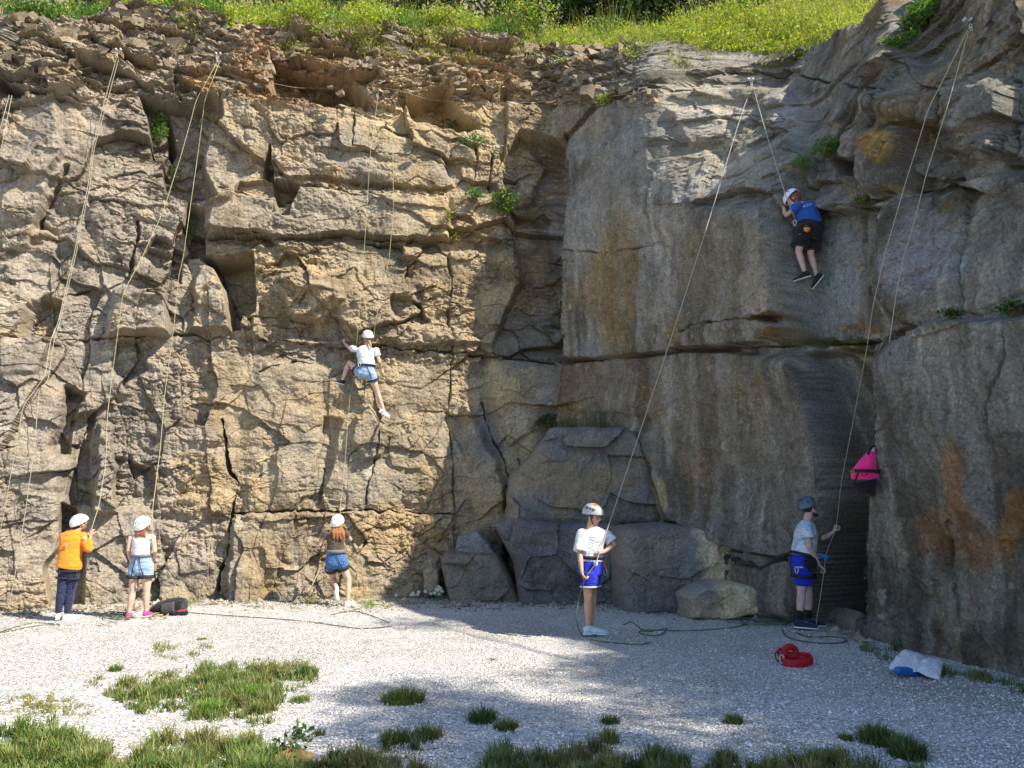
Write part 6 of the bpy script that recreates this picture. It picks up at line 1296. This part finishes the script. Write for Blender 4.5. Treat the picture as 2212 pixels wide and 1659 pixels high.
bp = sheet('bag_flap', [K(1996, 1424, .22), K(2020, 1426, .2), K(2038, 1430, .15)], [K(1980, 1449, -.1), K(2004, 1462, -.18), K(2030, 1469, -.22)], .06, mw_)
soft('bottle', [ring_solid([K(1940, 1449, -.08), K(1952, 1450, -.05), K(1985, 1452, 0)], [.038, .042, .04], (0, 0, 1), 16, (1, 0))], simple('blue_plastic', (.01, .13, .42), .3, .5), t, .006, 1)
for k_, (x, y) in enumerate([(2006, 1432), (2012, 1433), (2018, 1433), (2024, 1434), (2000, 1441), (2008, 1443)]):
    q0 = K(x, y, -.02); A = tube_arr([q0, q0 + V_([.004, .02, .022]), q0 + V_([.018, .0, .0])], .0035, 4); mesh_obj('faint_print', A[0], A[1], M['teal'], bp)
# ---------------------------------------------------------------- pink and black backpack jammed in the crack
Yp_ = rockY(1865, 1030, 4) - .24; K = lambda x, y, d=0.: V_(at(1813.8 + .0853 * x, 937.9 + .0853 * y, Yp_ + d))
t = empty('backpack', K(650, 1400)); tag(t, 'neon pink and black backpack hanging in the crack beside the right buttress', 'backpack')
mpink = cloth_mat('neon_pink_nylon', (.90, .035, .22), .6, .5)
pk = soft('pink_shell', [ring_solid([K(640, 1170), K(640, 1000), K(670, 880), K(730, 700), K(790, 520), K(850, 380)], [(.155, .09), (.165, .095), (.125, .09), (.092, .08), (.055, .055), (.014, .02)], (1, 0, 0), 18, (0, 1))], mpink, t, .007, 3)
soft('black_base', [ring_solid([K(640, 1165), K(670, 1260), K(730, 1380), K(790, 1470)], [(.152, .10), (.145, .10), (.11, .09), (.055, .06)], (1, 0, 0), 18, (0, 1))], M['black'], t, .007, 3)
band('waist_strap', K(645, 940), (.02, 0, 1), (1, 0, 0), .152, .1, .038, .012, M['web'], t)
strap('side_strap', [K(470, 990, -.08), K(430, 1080, -.1), K(380, 1200, -.08), K(390, 1270, -.05)], M['web'], t, .010); strap('grab_handle', [K(540, 1000, -.11), K(620, 1070, -.12), K(715, 1000, -.11)], M['web'], t, .007)
strap('top_strap', [K(720, 520, -.05), K(760, 400, -.06), K(830, 310, -.03), K(890, 300, 0)], M['web'], t, .016); soft('pale_tab', [ring_solid([K(845, 440, -.05), K(862, 340, -.04)], [(.02, .012), (.008, .008)], (1, 0, 0), 10)], simple('pale_pink_nylon', (.72, .42, .45), .7), t, 0)
carabiner(t, K(330, 1000, -.05), .9, M['gear'])
# small far things: a stone slab under the leaves at the bottom edge
def dryleaf(u, v, label):
    g = on_ground(u, v); c = V_(g); n = 40; a = np.arange(n) * 2 * math.pi / n; m_ = proj(0, g.y, 0)[2] / FPX
    rr = (1 + .18 * np.sin(3 * a + 1) + .10 * np.sin(7 * a)); X_ = 38 * m_ * rr * np.cos(a); Y_ = 32 * m_ * rr * np.sin(a)
    rings = []; 
    for k, (q, h) in enumerate([(1, 0), (1.0, .035), (.9, .055), (.6, .07), (.25, .075)]): rings.append(np.c_[c[0] + X_ * q, c[1] + .05 + Y_ * q * 1.3, h + .012 * np.sin(5 * a + k) * (q < 1) + 0 * a])
    V = np.r_[np.concatenate(rings), [[c[0], c[1] + .05, .078]]]; i = np.arange(5 * n).reshape(5, n); j = np.roll(i, -1, 1)
    F_ = np.stack([i[:-1], j[:-1], j[1:], i[1:]], -1).reshape(-1, 4).tolist() + [[i[-1][q], j[-1][q], 5 * n] for q in range(n)]
    cc_ = np.tile([.50, .34, .15], (len(V), 1)) * (1 + .2 * np.sin(V[:, :1] * 60)); o = mesh_obj('flat_stone', V, F_, mrock, None, False, cc_); tag(o, label, 'stone')
dryleaf(622, 1655, 'flat tan stone half covered by green leaves at the bottom edge')
leafy('weed', 'broad-leaved weed growing over the flat tan stone', 'plant', [(on_ground(600, 1652) + Vector((0, 0, .07)), .14, .1, .07), (on_ground(640, 1625) + Vector((0, 0, .09)), .08, .08, .09)], 110, .055, [(.10, .20, .05), (.07, .15, .04)], group='weeds along the foot of the cliff')
# loose pebbles: real stones over the gravel sheet, uncountable
n = 30000; vv0 = rng.uniform(1300, 1720, n); uu0 = rng.uniform(-60, 2280, n); bq = (CV - vv0) / FPX; tq = -CAM_H / (sp + bq * cp); px_ = (uu0 - CU) / FPX * tq; py_ = (cp - bq * sp) * tq
r_ = rng.uniform(.005, .011, n) * (1 + .8 * (rng.random(n) > .97)); ic = np.array([[1, 0, 0], [-1, 0, 0], [0, 1, 0], [0, -1, 0], [0, 0, .7], [0, 0, -.7]], float)
Vp = ic[None] * r_[:, None, None] * rng.uniform(.6, 1.3, (n, 6, 1)); th = rng.uniform(0, 6.28, n); ct, st_ = np.cos(th), np.sin(th)
Vp = np.stack([Vp[..., 0] * ct[:, None] - Vp[..., 1] * st_[:, None], Vp[..., 0] * st_[:, None] + Vp[..., 1] * ct[:, None], Vp[..., 2]], -1) + np.stack([px_, py_, gz(px_, py_) + r_ * .35], -1)[:, None]
fo = np.array([[0, 2, 4], [2, 1, 4], [1, 3, 4], [3, 0, 4], [2, 0, 5], [1, 2, 5], [3, 1, 5], [0, 3, 5]]); Fp = (np.arange(n)[:, None, None] * 6 + fo[None]).reshape(-1, 3)
mpb, nt, b = mat_new('pebble', .85, .3); a_ = N(nt, 'Attribute', attribute_name='col'); nt.links.new(a_.outputs['Color'], b.inputs['Base Color'])
tag(mesh_obj('pebbles', Vp.reshape(-1, 3), Fp, mpb, None, False, np.repeat(pal(n, [(.72, .70, .67), (.58, .56, .53), (.80, .78, .75), (.36, .34, .31)], [4, 3, 3, 1.2], .08), 6, 0)), 'loose white limestone chips lying on the gravel', 'gravel', kind='stuff')
